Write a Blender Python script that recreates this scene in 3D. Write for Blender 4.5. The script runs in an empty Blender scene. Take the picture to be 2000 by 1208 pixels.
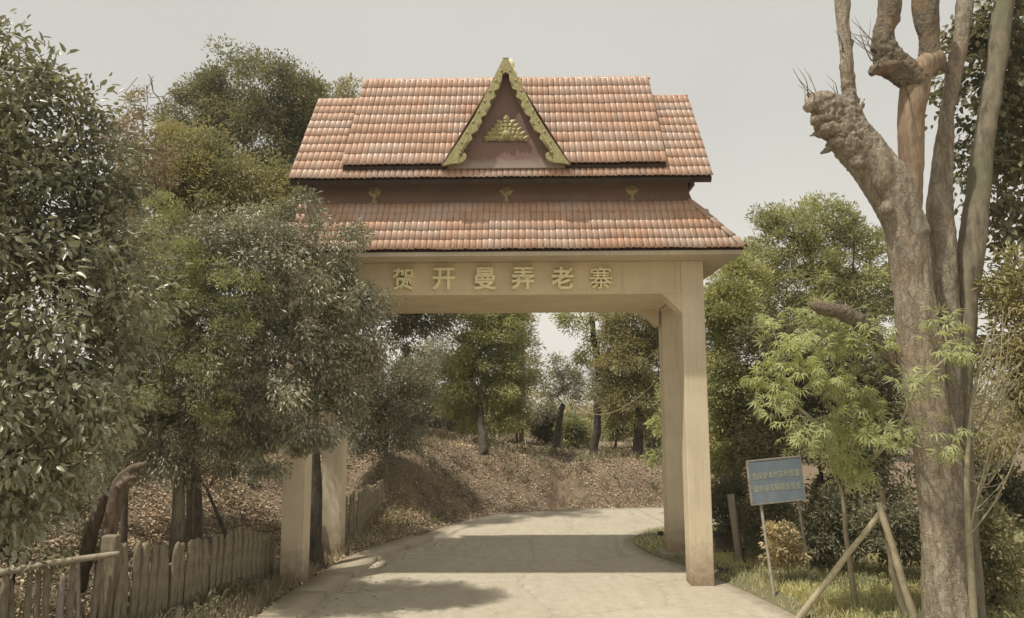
import bpy, bmesh, math, random
import numpy as np
from mathutils import Vector, Matrix, noise

random.seed(7)
RNG = np.random.default_rng(7)
S = bpy.context.scene
COL = S.collection

# ------------------------------------------------------------------ camera, sky, sun, exposure
F, PITCH, CZ = 1460.0, 0.125, 3.0
cd_ = bpy.data.cameras.new('camera'); cam = bpy.data.objects.new('camera', cd_); COL.objects.link(cam)
cd_.sensor_width = 36; cd_.lens = 36 * F / 2000; cd_.clip_end = 2000; cd_.clip_start = 0.1
cam.location = (0, 0, CZ); cam.rotation_euler = (math.pi / 2 + PITCH, math.radians(.25), 0)
S.camera = cam
S.view_settings.view_transform = 'Standard'; S.view_settings.look = 'None'
S.view_settings.gamma = 1; S.view_settings.use_curve_mapping = False
S.view_settings.exposure = 0.42

SUN = Vector((-0.36, -0.28, 1.0)).normalized()
sd = bpy.data.lights.new('sun', 'SUN'); sun = bpy.data.objects.new('sun', sd); COL.objects.link(sun)
sd.energy = 2.75; sd.angle = math.radians(1.1); sd.color = (1.0, 0.94, 0.83)
sun.location = (0, 0, 30)
sun.rotation_euler = SUN.to_track_quat('Z', 'Y').to_euler()

w = bpy.data.worlds.new('World'); S.world = w; w.use_nodes = True
nt = w.node_tree; N = nt.nodes; L = nt.links; N.clear()
out = N.new('ShaderNodeOutputWorld'); bg = N.new('ShaderNodeBackground')
sky = N.new('ShaderNodeTexSky'); sky.sky_type = 'NISHITA'; sky.sun_disc = False
sky.sun_elevation = math.asin(SUN.z); sky.sun_rotation = math.atan2(SUN.x, SUN.y)
sky.dust_density = 5; sky.air_density = 1.5
tc = N.new('ShaderNodeTexCoord'); sx = N.new('ShaderNodeSeparateXYZ')
L.new(tc.outputs['Generated'], sx.inputs[0])
rp = N.new('ShaderNodeValToRGB'); rp.color_ramp.interpolation = 'B_SPLINE'
e = rp.color_ramp.elements
e[0].position = 0.0; e[0].color = (.74, .71, .655, 1)
e[1].position = 1.0; e[1].color = (.455, .44, .395, 1)
for p, c in ((.10, (.69, .66, .61, 1)), (.22, (.555, .54, .49, 1)), (.36, (.49, .475, .43, 1))):
    q = e.new(p); q.color = c
L.new(sx.outputs['Z'], rp.inputs[0])
hz = N.new('ShaderNodeMixRGB'); hz.blend_type = 'MULTIPLY'; hz.inputs[0].default_value = 1
hz.inputs[2].default_value = (10.2, 10.2, 10.1, 1)
L.new(rp.outputs[0], hz.inputs[1])
cn = N.new('ShaderNodeTexNoise'); cn.inputs['Scale'].default_value = 1.6; cn.inputs['Detail'].default_value = 3
L.new(tc.outputs['Generated'], cn.inputs['Vector'])
mr = N.new('ShaderNodeMapRange'); mr.inputs[3].default_value = .93; mr.inputs[4].default_value = 1.07
mr.inputs[1].default_value = .3; mr.inputs[2].default_value = .7
L.new(cn.outputs[0], mr.inputs[0])
hv = N.new('ShaderNodeVectorMath'); hv.operation = 'SCALE'; L.new(hz.outputs[0], hv.inputs[0]); L.new(mr.outputs[0], hv.inputs['Scale'])
mx = N.new('ShaderNodeMixRGB'); mx.inputs[0].default_value = .9
L.new(sky.outputs[0], mx.inputs[1]); L.new(hv.outputs[0], mx.inputs[2])
L.new(mx.outputs[0], bg.inputs[0]); bg.inputs[1].default_value = 0.1
L.new(bg.outputs[0], out.inputs[0])

# ------------------------------------------------------------------ measuring helpers
CP, SP = math.cos(PITCH), math.sin(PITCH)
def P(px, py, D):
    """point at world depth D (metres north of the viewer) in the direction seen at photo pixel px, py"""
    a = (px - 1000) / F; b = (604 - py) / F
    r = Vector((a, CP - b * SP, SP + b * CP)); t = D / r.y
    return Vector((r.x * t, D, CZ + r.z * t))
def gx(px, D): return P(px, 900, D).x

def ss(a, b, x):
    t = np.clip((np.asarray(x, float) - a) / (b - a), 0, 1); return t * t * (3 - 2 * t)

# ------------------------------------------------------------------ object helpers
def link(o, parent=None):
    COL.objects.link(o)
    if parent is not None: o.parent = parent
    return o
def tag(o, label=None, cat=None, group=None, kind=None):
    if label: o['label'] = label
    if cat: o['category'] = cat
    if group: o['group'] = group
    if kind: o['kind'] = kind
    return o
def thing(name, label, cat, loc=(0, 0, 0), rz=0, group=None):
    o = bpy.data.objects.new(name, None); o.location = loc; o.rotation_euler = (0, 0, rz)
    o.empty_display_size = .2
    link(o); return tag(o, label, cat, group)
def bobj(name, bm, mat, parent=None, smooth=False, loc=None):
    me = bpy.data.meshes.new(name); bm.to_mesh(me); bm.free()
    me.materials.append(mat)
    if smooth: me.shade_smooth()
    o = bpy.data.objects.new(name, me)
    if loc is not None: o.location = loc
    return link(o, parent)
def npmesh(name, v, f, mat, rnd=None, smooth=False, extra=None):
    """v (n,3); f (m,k) all the same k, or list of such arrays"""
    fl = f if isinstance(f, list) else [f]
    fl = [np.asarray(a, np.int32) for a in fl if len(a)]
    me = bpy.data.meshes.new(name)
    nl = sum(a.size for a in fl); nf = sum(len(a) for a in fl)
    me.vertices.add(len(v)); me.vertices.foreach_set('co', np.asarray(v, np.float32).ravel())
    me.loops.add(nl); me.loops.foreach_set('vertex_index', np.concatenate([a.ravel() for a in fl]))
    me.polygons.add(nf)
    tot = np.concatenate([np.full(len(a), a.shape[1], np.int32) for a in fl])
    st = np.concatenate([[0], np.cumsum(tot)[:-1]]).astype(np.int32)
    me.polygons.foreach_set('loop_start', st); me.polygons.foreach_set('loop_total', tot)
    if smooth: me.polygons.foreach_set('use_smooth', np.ones(nf, bool))
    me.update(calc_edges=True)
    if rnd is not None:
        a = me.attributes.new('rnd', 'FLOAT', 'POINT'); a.data.foreach_set('value', np.asarray(rnd, np.float32))
    for k, arr in (extra or {}).items():
        a = me.attributes.new(k, 'FLOAT', 'POINT'); a.data.foreach_set('value', np.asarray(arr, np.float32))
    if mat is not None: me.materials.append(mat)
    return me
def npobj(name, v, f, mat, parent=None, **k):
    return link(bpy.data.objects.new(name, npmesh(name, v, f, mat, **k)), parent)
def box(bm, x0, x1, y0, y1, z0, z1, bev=0):
    r = bmesh.ops.create_cube(bm, size=1)
    bmesh.ops.scale(bm, vec=(x1 - x0, y1 - y0, z1 - z0), verts=r['verts'])
    bmesh.ops.translate(bm, vec=((x0 + x1) / 2, (y0 + y1) / 2, (z0 + z1) / 2), verts=r['verts'])
    if bev:
        es = list({ed for v in r['verts'] for ed in v.link_edges})
        bmesh.ops.bevel(bm, geom=es, offset=bev, segments=2, affect='EDGES', profile=.5)
    return bm
def prism(pts, y0, y1, bm=None):
    """polygon in x,z extruded from y0 to y1"""
    bm = bm or bmesh.new()
    a = [bm.verts.new((p[0], y0, p[1])) for p in pts]
    b = [bm.verts.new((p[0], y1, p[1])) for p in pts]
    n = len(pts)
    f1 = bm.faces.new(a); f2 = bm.faces.new(b[::-1])
    for i in range(n):
        bm.faces.new((a[i], b[i], b[(i + 1) % n], a[(i + 1) % n]))
    if n > 4:
        bmesh.ops.triangulate(bm, faces=[f1, f2])
    bmesh.ops.recalc_face_normals(bm, faces=bm.faces)
    return bm

# ------------------------------------------------------------------ materials
def mat_base(name):
    m = bpy.data.materials.new(name); m.use_nodes = True
    nt = m.node_tree; nt.nodes.clear()
    o = nt.nodes.new('ShaderNodeOutputMaterial'); b = nt.nodes.new('ShaderNodeBsdfPrincipled')
    nt.links.new(b.outputs[0], o.inputs[0])
    return m, nt, nt.nodes, nt.links, b, o
def noise_node(N, L, scale, detail=5, coord='Object', rough=.6, stretch=None):
    tc = N.new('ShaderNodeTexCoord'); n = N.new('ShaderNodeTexNoise')
    n.inputs['Scale'].default_value = scale; n.inputs['Detail'].default_value = detail
    n.inputs['Roughness'].default_value = rough
    if stretch:
        mp = N.new('ShaderNodeMapping'); mp.inputs['Scale'].default_value = stretch
        L.new(tc.outputs[coord], mp.inputs[0]); L.new(mp.outputs[0], n.inputs['Vector'])
    else: L.new(tc.outputs[coord], n.inputs['Vector'])
    return n
def ramp(N, L, src, stops):
    r = N.new('ShaderNodeValToRGB'); e = r.color_ramp.elements
    e[0].position, e[0].color = stops[0][0], (*stops[0][1], 1)
    e[1].position, e[1].color = stops[-1][0], (*stops[-1][1], 1)
    for p, c in stops[1:-1]:
        q = e.new(p); q.color = (*c, 1)
    L.new(src, r.inputs[0]); return r
def mixc(N, L, fac, a, b, mode='MIX'):
    m = N.new('ShaderNodeMixRGB'); m.blend_type = mode
    for s, i in ((fac, 0), (a, 1), (b, 2)):
        if hasattr(s, 'links') or hasattr(s, 'is_linked'): L.new(s, m.inputs[i])
        elif i == 0: m.inputs[0].default_value = s
        else: m.inputs[i].default_value = (*s, 1)
    return m
def bump(N, L, b, src, strength, dist=.02):
    n = N.new('ShaderNodeBump'); n.inputs['Strength'].default_value = strength; n.inputs['Distance'].default_value = dist
    L.new(src, n.inputs['Height']); L.new(n.outputs[0], b.inputs['Normal']); return n
def g3(c, k): return tuple(min(1, x * k) for x in c)

def mat_plaster(name, c, stain=(.20, .16, .11), amt=.5, rough=.85, low=None, top=None):
    m, nt, N, L, b, o = mat_base(name)
    n1 = noise_node(N, L, 1.3, 6); n2 = noise_node(N, L, 5, 6, stretch=(3.5, 3.5, .18), rough=.7); n3 = noise_node(N, L, 60, 3)
    r1 = ramp(N, L, n1.outputs[0], [(.3, g3(c, .86)), (.7, g3(c, 1.08))])
    r2 = ramp(N, L, n2.outputs[0], [(.52, (0, 0, 0)), (.75, (amt, amt, amt))])
    m1 = mixc(N, L, r2.outputs[0], r1.outputs[0], stain)
    last = m1.outputs[0]
    if low:        # splashed dirt at the foot of the column
        z0, z1, lc = low
        tc = N.new('ShaderNodeTexCoord'); sx = N.new('ShaderNodeSeparateXYZ'); L.new(tc.outputs['Object'], sx.inputs[0])
        nn = noise_node(N, L, 7, 6, rough=.75)
        ad = N.new('ShaderNodeMath'); ad.operation = 'MULTIPLY_ADD'; ad.inputs[1].default_value = -1.1
        L.new(nn.outputs[0], ad.inputs[0]); L.new(sx.outputs['Z'], ad.inputs[2])
        mr = N.new('ShaderNodeMapRange'); mr.inputs[1].default_value = z0 - .55; mr.inputs[2].default_value = z1 - .55
        mr.inputs[3].default_value = .8; mr.inputs[4].default_value = 0
        L.new(ad.outputs[0], mr.inputs[0])
        last = mixc(N, L, mr.outputs[0], last, lc).outputs[0]
    L.new(last, b.inputs['Base Color']); b.inputs['Roughness'].default_value = rough
    bump(N, L, b, n3.outputs[0], .25, .004)
    return m

def mat_leaf(name, cols, trans=.3, rough=.42, spec=.5, warm=(1.06, 1.06, .80), gain=1.72):
    """cols: stops along the per-leaf random value"""
    m, nt, N, L, b, o = mat_base(name)
    at = N.new('ShaderNodeAttribute'); at.attribute_name = 'rnd'
    oi = N.new('ShaderNodeObjectInfo')
    ad = N.new('ShaderNodeMath'); L.new(at.outputs['Fac'], ad.inputs[0]); L.new(oi.outputs['Random'], ad.inputs[1])
    fr = N.new('ShaderNodeMath'); fr.operation = 'FRACT'; L.new(ad.outputs[0], fr.inputs[0])
    def soft(c):          # dusty foliage: pull a little towards grey
        l = .3 * c[0] + .6 * c[1] + .1 * c[2]; return tuple(v + (l * t_ - v) * .16 for v, t_ in zip(c, (1.0, 1.0, .95)))
    stops = [(i / (len(cols) - 1), g3(soft(c), gain)) for i, c in enumerate(cols)]
    r = ramp(N, L, fr.outputs[0], stops)
    nz = noise_node(N, L, .9, 2)
    rz = ramp(N, L, nz.outputs[0], [(.35, (.78, .80, .80)), (.65, (1.22, 1.18, 1.05))])
    mm = mixc(N, L, 1.0, r.outputs[0], rz.outputs[0], 'MULTIPLY')
    L.new(mm.outputs[0], b.inputs['Base Color'])
    b.inputs['Roughness'].default_value = rough; b.inputs['Specular IOR Level'].default_value = spec
    t = N.new('ShaderNodeBsdfTranslucent')
    mw = mixc(N, L, 1.0, mm.outputs[0], warm, 'MULTIPLY'); L.new(mw.outputs[0], t.inputs[0])
    mx = N.new('ShaderNodeMixShader'); mx.inputs[0].default_value = trans
    L.new(b.outputs[0], mx.inputs[1]); L.new(t.outputs[0], mx.inputs[2]); L.new(mx.outputs[0], o.inputs[0])
    return m

def mat_bark(name, c1, c2, c3=None, scale=6, bs=.6, stretch=(1, 1, .25), bd=.03):
    m, nt, N, L, b, o = mat_base(name)
    n1 = noise_node(N, L, scale * .35, 5); n2 = noise_node(N, L, scale * 3, 7, stretch=stretch, rough=.7)
    r = ramp(N, L, n2.outputs[0], [(.32, g3(c1, .45)), (.5, c1), (.72, c2)])
    last = r.outputs[0]
    if c3:
        r3 = ramp(N, L, n1.outputs[0], [(.5, (0, 0, 0)), (.62, (.8, .8, .8))])
        last = mixc(N, L, r3.outputs[0], last, c3).outputs[0]
    L.new(last, b.inputs['Base Color']); b.inputs['Roughness'].default_value = .9
    bump(N, L, b, n2.outputs[0], bs, bd)
    return m

def mat_simple(name, c, rough=.7, var=.25, scale=8, bs=.1, spec=.4, c2=None, metallic=0):
    m, nt, N, L, b, o = mat_base(name)
    n = noise_node(N, L, scale, 6)
    r = ramp(N, L, n.outputs[0], [(.3, g3(c, 1 - var)), (.7, c2 or g3(c, 1 + var))])
    L.new(r.outputs[0], b.inputs['Base Color']); b.inputs['Roughness'].default_value = rough
    b.inputs['Specular IOR Level'].default_value = spec; b.inputs['Metallic'].default_value = metallic
    bump(N, L, b, n.outputs[0], bs, .01)
    return m

def mat_tile(name):
    m, nt, N, L, b, o = mat_base(name)
    at = N.new('ShaderNodeAttribute'); at.attribute_name = 'rnd'
    oi = N.new('ShaderNodeObjectInfo')
    ad = N.new('ShaderNodeMath'); L.new(at.outputs['Fac'], ad.inputs[0]); L.new(oi.outputs['Random'], ad.inputs[1])
    fr = N.new('ShaderNodeMath'); fr.operation = 'FRACT'; L.new(ad.outputs[0], fr.inputs[0])
    r = ramp(N, L, fr.outputs[0], [(0, (.50, .305, .205)), (.3, (.535, .325, .22)), (.6, (.57, .355, .24)), (.85, (.53, .335, .235)), (.93, (.44, .30, .22)), (1, (.60, .42, .31))])
    g = N.new('ShaderNodeNewGeometry')
    # pale glaze bloom and grey lichen in world-fixed patches
    def wn(scale, det, st=None):
        n = N.new('ShaderNodeTexNoise'); n.inputs['Scale'].default_value = scale; n.inputs['Detail'].default_value = det
        if st:
            mp = N.new('ShaderNodeMapping'); mp.inputs['Scale'].default_value = st
            L.new(g.outputs['Position'], mp.inputs[0]); L.new(mp.outputs[0], n.inputs['Vector'])
        else: L.new(g.outputs['Position'], n.inputs['Vector'])
        return n
    n1 = wn(1.1, 4, (1, 1, 1.6)); r1 = ramp(N, L, n1.outputs[0], [(.44, (0, 0, 0)), (.64, (.7, .7, .7))])
    m1 = mixc(N, L, r1.outputs[0], r.outputs[0], (.56, .44, .36))
    n2 = wn(9, 6, (1.6, 1, .5)); r2 = ramp(N, L, n2.outputs[0], [(.56, (0, 0, 0)), (.74, (.4, .4, .4))])
    m2 = mixc(N, L, r2.outputs[0], m1.outputs[0], (.20, .15, .11))
    L.new(m2.outputs[0], b.inputs['Base Color'])
    b.inputs['Specular IOR Level'].default_value = .55
    rr = ramp(N, L, n1.outputs[0], [(.35, (.55, .55, .55)), (.65, (.36, .36, .36))]); L.new(rr.outputs[0], b.inputs['Roughness'])
    n3 = wn(70, 3); bump(N, L, b, n3.outputs[0], .12, .003)
    return m

M = {}
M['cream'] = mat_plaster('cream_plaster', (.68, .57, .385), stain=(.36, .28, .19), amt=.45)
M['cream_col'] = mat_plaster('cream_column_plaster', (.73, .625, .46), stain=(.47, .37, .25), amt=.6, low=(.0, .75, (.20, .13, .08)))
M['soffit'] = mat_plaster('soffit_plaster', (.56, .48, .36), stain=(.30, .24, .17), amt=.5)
M['maroon'] = mat_plaster('maroon_paint', (.24, .16, .13), stain=(.13, .095, .075), amt=.5)
M['timber_dark'] = mat_simple('dark_roof_timber', (.06, .04, .03), .8)
M['tile'] = mat_tile('glazed_clay_tile')
M['gold'] = mat_simple('weathered_gold_paint', (.36, .32, .13), .5, .35, 30, .8, .5, c2=(.50, .45, .22))
M['gilt'] = mat_simple('pale_gilt_lettering', (.86, .76, .46), .45, .15, 12, .1, .5)
M['gilt_dull'] = mat_simple('dull_gilt_plaster', (.48, .41, .23), .6, .3, 20, .2, .4)
M['concrete'] = mat_plaster('road_kerb_concrete', (.45, .385, .285), stain=(.27, .21, .14), amt=.7, rough=.9)
M['post'] = mat_plaster('weathered_concrete_post', (.36, .31, .24), stain=(.18, .15, .10), amt=.7)
M['fence'] = mat_bark('weathered_fence_stake', (.29, .24, .165), (.42, .355, .255), (.20, .18, .11), 7, .8, (1, 1, .3), .015)
M['rail'] = mat_simple('weathered_rail', (.38, .33, .24), .85, .35, 9, .5, .2)
M['pink'] = mat_simple('faded_pink_stake', (.42, .34, .30), .8, .2, 9, .2, .2)
M['bark_grey'] = mat_bark('pale_grey_bark', (.20, .17, .125), (.33, .29, .22))
M['bark_dark'] = mat_bark('dark_bark', (.07, .058, .042), (.13, .11, .08))
M['bark_mid'] = mat_bark('brown_bark', (.14, .11, .08), (.23, .19, .14))
M['bark_smooth'] = mat_bark('smooth_green_grey_bark', (.21, .18, .125), (.30, .26, .18), (.17, .17, .10), 4, .35)
M['twig'] = mat_simple('pale_twig_bark', (.33, .29, .20), .8, .2, 12, .2, .2)
M['pole'] = mat_simple('peeled_pole_wood', (.47, .40, .26), .75, .25, 10, .3, .25, c2=(.56, .49, .35))
M['log'] = mat_bark('old_brown_wood', (.17, .125, .09), (.29, .22, .16), None, 5, .8)

def mat_pollard():
    m, nt, N, L, b, o = mat_base('pollard_bark')
    n1 = noise_node(N, L, 1.6, 5); n2 = noise_node(N, L, 9, 8, stretch=(1, 1, .22), rough=.75); n3 = noise_node(N, L, 3.0, 5)
    vo = N.new('ShaderNodeTexVoronoi'); vo.feature = 'DISTANCE_TO_EDGE'; vo.inputs['Scale'].default_value = 5
    tc = N.new('ShaderNodeTexCoord'); mp = N.new('ShaderNodeMapping'); mp.inputs['Scale'].default_value = (2.2, 2.2, .5)
    L.new(tc.outputs['Object'], mp.inputs[0])
    wp = N.new('ShaderNodeVectorMath'); wp.operation = 'ADD'; L.new(mp.outputs[0], wp.inputs[0]); L.new(n3.outputs['Color'], wp.inputs[1])
    L.new(wp.outputs[0], vo.inputs['Vector'])
    r = ramp(N, L, n2.outputs[0], [(.3, (.14, .115, .085)), (.5, (.32, .27, .20)), (.7, (.50, .435, .335))])
    rust = ramp(N, L, n1.outputs[0], [(.50, (0, 0, 0)), (.66, (.6, .6, .6))])
    m1 = mixc(N, L, rust.outputs[0], r.outputs[0], (.31, .22, .14))
    # lichen on the lower stem
    r3 = ramp(N, L, n3.outputs[0], [(.58, (0, 0, 0)), (.66, (.55, .55, .55))])
    m2 = mixc(N, L, r3.outputs[0], m1.outputs[0], (.32, .30, .26))
    cr = ramp(N, L, vo.outputs['Distance'], [(0, (.5, .5, .5)), (.12, (1, 1, 1))])
    m3 = mixc(N, L, .45, m2.outputs[0], cr.outputs[0], 'MULTIPLY')
    L.new(m3.outputs[0], b.inputs['Base Color']); b.inputs['Roughness'].default_value = .9
    ad = N.new('ShaderNodeMath'); ad.operation = 'MULTIPLY_ADD'; ad.inputs[1].default_value = .5
    L.new(cr.outputs[0], ad.inputs[0]); L.new(n2.outputs[0], ad.inputs[2])
    bump(N, L, b, ad.outputs[0], .9, .035)
    return m
M['pollard'] = mat_pollard()
M['heartwood'] = mat_bark('peeled_heartwood', (.30, .22, .145), (.42, .32, .22), (.25, .17, .11), 5, .5, (1, 1, .08))
M['burl'] = mat_bark('knotty_burl_bark', (.20, .16, .11), (.36, .30, .22), (.30, .20, .12), 8, 1.0, (1, 1, 1), .05)

# foliage (rnd 0..1 picks along the stops)
M['lf_near'] = mat_leaf('broad_grey_green_leaf', [(.12, .122, .072), (.15, .152, .09), (.20, .20, .125), (.12, .123, .075), (.27, .265, .18), (.10, .10, .065), (.16, .165, .095)], .22, .34, .7)
M['lf_grey'] = mat_leaf('grey_olive_leaf', [(.125, .12, .08), (.16, .155, .105), (.22, .215, .15), (.14, .135, .09), (.29, .28, .21), (.12, .115, .08)], .22, .36, .7)
M['lf_yel'] = mat_leaf('yellow_green_leaf', [(.20, .215, .09), (.26, .27, .11), (.15, .16, .075), (.23, .235, .10)], .36, .45, .4)
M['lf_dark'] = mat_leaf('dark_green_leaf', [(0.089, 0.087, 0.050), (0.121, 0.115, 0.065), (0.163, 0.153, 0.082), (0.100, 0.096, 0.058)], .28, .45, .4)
M['lf_olive'] = mat_leaf('olive_leaf', [(0.168, 0.153, 0.077), (0.231, 0.207, 0.096), (0.284, 0.251, 0.115), (0.200, 0.177, 0.086)], .35, .45, .4)
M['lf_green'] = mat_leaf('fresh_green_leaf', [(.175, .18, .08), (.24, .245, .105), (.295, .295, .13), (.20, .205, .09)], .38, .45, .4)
M['lf_dome'] = mat_leaf('dense_dark_olive_leaf', [(.125, .125, .065), (.17, .165, .08), (.20, .19, .085), (.11, .11, .06)], .3, .45, .4)
M['lf_mid'] = mat_leaf('mid_olive_green_leaf', [(0.168, 0.158, 0.077), (0.231, 0.212, 0.096), (0.273, 0.246, 0.115), (0.189, 0.177, 0.086)], .35, .45, .4)
M['lf_bright'] = mat_leaf('young_pale_green_leaf', [(.235, .265, .115), (.29, .32, .145), (.26, .285, .125), (.33, .35, .18)], .45, .5, .3)
M['lf_red'] = mat_leaf('reddish_dry_leaf', [(.20, .15, .11), (.26, .20, .15), (.16, .13, .095), (.30, .24, .17)], .3, .6, .2)
M['lf_dry'] = mat_leaf('tan_dry_leaf', [(.34, .26, .15), (.44, .34, .20), (.28, .23, .13), (.24, .23, .11)], .3, .6, .2)
M['litter'] = mat_leaf('fallen_leaf', [(.25, .18, .125), (.31, .23, .16), (.38, .285, .20), (.20, .15, .105), (.45, .36, .26), (.28, .205, .145)], .05, .6, .25, (1, 1, 1))
M['drybrown'] = mat_leaf('dead_stem', [(.20, .155, .105), (.29, .235, .16), (.15, .12, .08), (.24, .20, .13), (.36, .30, .21)], .1, .7, .2, (1, 1, 1), 1.2)
M['grass'] = mat_leaf('verge_grass_blade', [(.30, .29, .15), (.38, .355, .18), (.44, .40, .24), (.25, .245, .13)], .3, .55, .3)
M['drygrass'] = mat_leaf('dry_grass_blade', [(.32, .27, .18), (.42, .36, .24), (.24, .22, .13), (.19, .18, .10)], .2, .6, .2)

# ------------------------------------------------------------------ the ground
ROAD_L = [(-3.7, -20), (-3.65, 0), (-3.6, 7), (-3.52, 10.96), (-3.42, 12.65), (-3.15, 14.85), (-2.76, 16.02), (-2.35, 16.95), (-1.75, 18.6), (-.96, 20.2), (.14, 21.2), (2.03, 21.8), (4.42, 22.1), (8, 22.1), (14, 21.3), (30, 17)]
ROAD_R = [(5.6, -20), (5.2, 0), (4.55, 7), (4.08, 10.5), (3.72, 12.4), (3.22, 14.1), (2.75, 15.4), (2.60, 16.5), (2.78, 17.35), (3.15, 18.0), (3.8, 18.5), (5, 18.8), (9, 18.9), (14, 18.0), (30, 13.5)]
def smooth_line(pts, n=6):
    P_ = np.array(pts, float); out = []
    for i in range(len(P_) - 1):
        p0, p1, p2, p3 = P_[max(i - 1, 0)], P_[i], P_[i + 1], P_[min(i + 2, len(P_) - 1)]
        for t in np.linspace(0, 1, n, endpoint=False):
            out.append(.5 * ((2 * p1) + (p2 - p0) * t + (2 * p0 - 5 * p1 + 4 * p2 - p3) * t * t + (3 * p1 - p0 - 3 * p2 + p3) * t ** 3))
    out.append(P_[-1]); return np.array(out)
RL = smooth_line(ROAD_L); RR = smooth_line(ROAD_R)
def dist_line(x, y, Ln):
    d = np.full(np.shape(x), 1e9)
    for a, b in zip(Ln[:-1], Ln[1:]):
        ab = b - a; t = np.clip(((x - a[0]) * ab[0] + (y - a[1]) * ab[1]) / (ab @ ab), 0, 1)
        d = np.minimum(d, np.hypot(x - a[0] - t * ab[0], y - a[1] - t * ab[1]))
    return d
def inside(x, y):
    poly = np.vstack([RL, RR[::-1]]); c = np.zeros(np.shape(x), bool); j = len(poly) - 1
    for i in range(len(poly)):
        xi, yi = poly[i]; xj, yj = poly[j]
        if yi != yj:
            c ^= ((yi > y) != (yj > y)) & (x < (xj - xi) * (y - yi) / (yj - yi) + xi)
        j = i
    return c
_off = RNG.uniform(0, 6.28, (14, 3)); _fr = RNG.uniform(-1, 1, (14, 2))
def wob(x, y, sc):
    s = 0
    for k in range(14):
        f = sc * (1.6 ** (k % 5)); s = s + np.sin((x * _fr[k, 0] + y * _fr[k, 1]) * f * 2 + _off[k, 0]) / (1.4 ** (k % 5))
    return s / 6
def height(x, y):
    x = np.asarray(x, float); y = np.asarray(y, float)
    dL = dist_line(x, y, RL); dR = dist_line(x, y, RR); ins = inside(x, y)
    a = ss(16.5, 21, y + .5 * np.clip(x, -6, 0) + 1)
    Hx = 1.12 + .75 * ss(2.5, -3.5, x)
    near = 1.9 * ss(2.4, 7, dL) + .02
    g = np.exp(-((x - 1.45 - .15 * (y - 23)) / .32) ** 2) * ss(.1, .8, dL) * ss(4.5, 2, dL)
    far = Hx * ss(.12, 2.5, dL) - .45 * g
    hl = near * (1 - a) + far * a + wob(x, y, .9) * .13 * ss(.3, 1.6, dL) + wob(x + 9, y, 4) * .03 * ss(.1, .8, dL)
    hl = hl - .6 * ss(34, 60, y)
    hr = .05 * ss(0, .25, dR) + wob(x, y, 1.2) * .05 * ss(.2, 1.2, dR) - .5 * ss(3, 8, dR) * ss(6, 10, x)
    h = np.where(dL < dR, hl, hr)
    return np.where(ins, -.06, h)
def hz_(x, y): return float(height(np.array([x]), np.array([y]))[0])

def axis(segs):
    o = []
    for a, b, st in segs: o += list(np.arange(a, b, st))
    o.append(segs[-1][1]); return np.array(o)
gx_ = axis([(-400, -60, 40), (-60, -14, 2), (-14, -6, .4), (-6, 7, .13), (7, 16, .4), (16, 60, 2), (60, 400, 40)])
gy_ = axis([(-400, -20, 40), (-20, 8, 1), (8, 27, .13), (27, 40, .5), (40, 80, 2), (80, 900, 60)])
X, Y = np.meshgrid(gx_, gy_); Z = height(X.ravel(), Y.ravel())
nx, ny = len(gx_), len(gy_)
idx = np.arange(nx * ny).reshape(ny, nx)
fq = np.stack([idx[:-1, :-1], idx[:-1, 1:], idx[1:, 1:], idx[1:, :-1]], -1).reshape(-1, 4)
xf, yf = X.ravel(), Y.ravel()
dLf, dRf = dist_line(xf, yf, RL), dist_line(xf, yf, RR)
green = ((dRf < dLf) & (dRf < 3.2)).astype(float)
red = (.35 + .65 * ss(-.3, .5, wob(xf * 2, yf * 2, 3))) * np.exp(-((xf - 1.45 - .15 * (yf - 23)) / .28) ** 2) * ss(.0, .4, dLf) * ss(3.5, 2.0, dLf) * (dLf < dRf) * (yf > 18)
def mat_ground():
    m, nt, N, L, b, o = mat_base('soil_and_litter')
    n1 = noise_node(N, L, 1.2, 6); n2 = noise_node(N, L, 14, 8, rough=.8)
    r = ramp(N, L, n2.outputs[0], [(.3, (.13, .097, .065)), (.5, (.21, .16, .108)), (.7, (.30, .235, .16))])
    r1 = ramp(N, L, n1.outputs[0], [(.4, (.19, .14, .095)), (.65, (.28, .21, .14))])
    m0 = mixc(N, L, .5, r.outputs[0], r1.outputs[0])
    a = N.new('ShaderNodeAttribute'); a.attribute_name = 'green'
    m1 = mixc(N, L, a.outputs['Fac'], m0.outputs[0], (.20, .185, .10))
    a2 = N.new('ShaderNodeAttribute'); a2.attribute_name = 'red'
    m2 = mixc(N, L, a2.outputs['Fac'], m1.outputs[0], (.29, .20, .14))
    L.new(m2.outputs[0], b.inputs['Base Color']); b.inputs['Roughness'].default_value = 1
    bump(N, L, b, n2.outputs[0], .8, .04)
    return m
M['ground'] = mat_ground()
tag(npobj('ground', np.stack([xf, yf, Z], -1), fq, M['ground'], smooth=True, extra={'green': green, 'red': red}), kind='structure')

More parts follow.
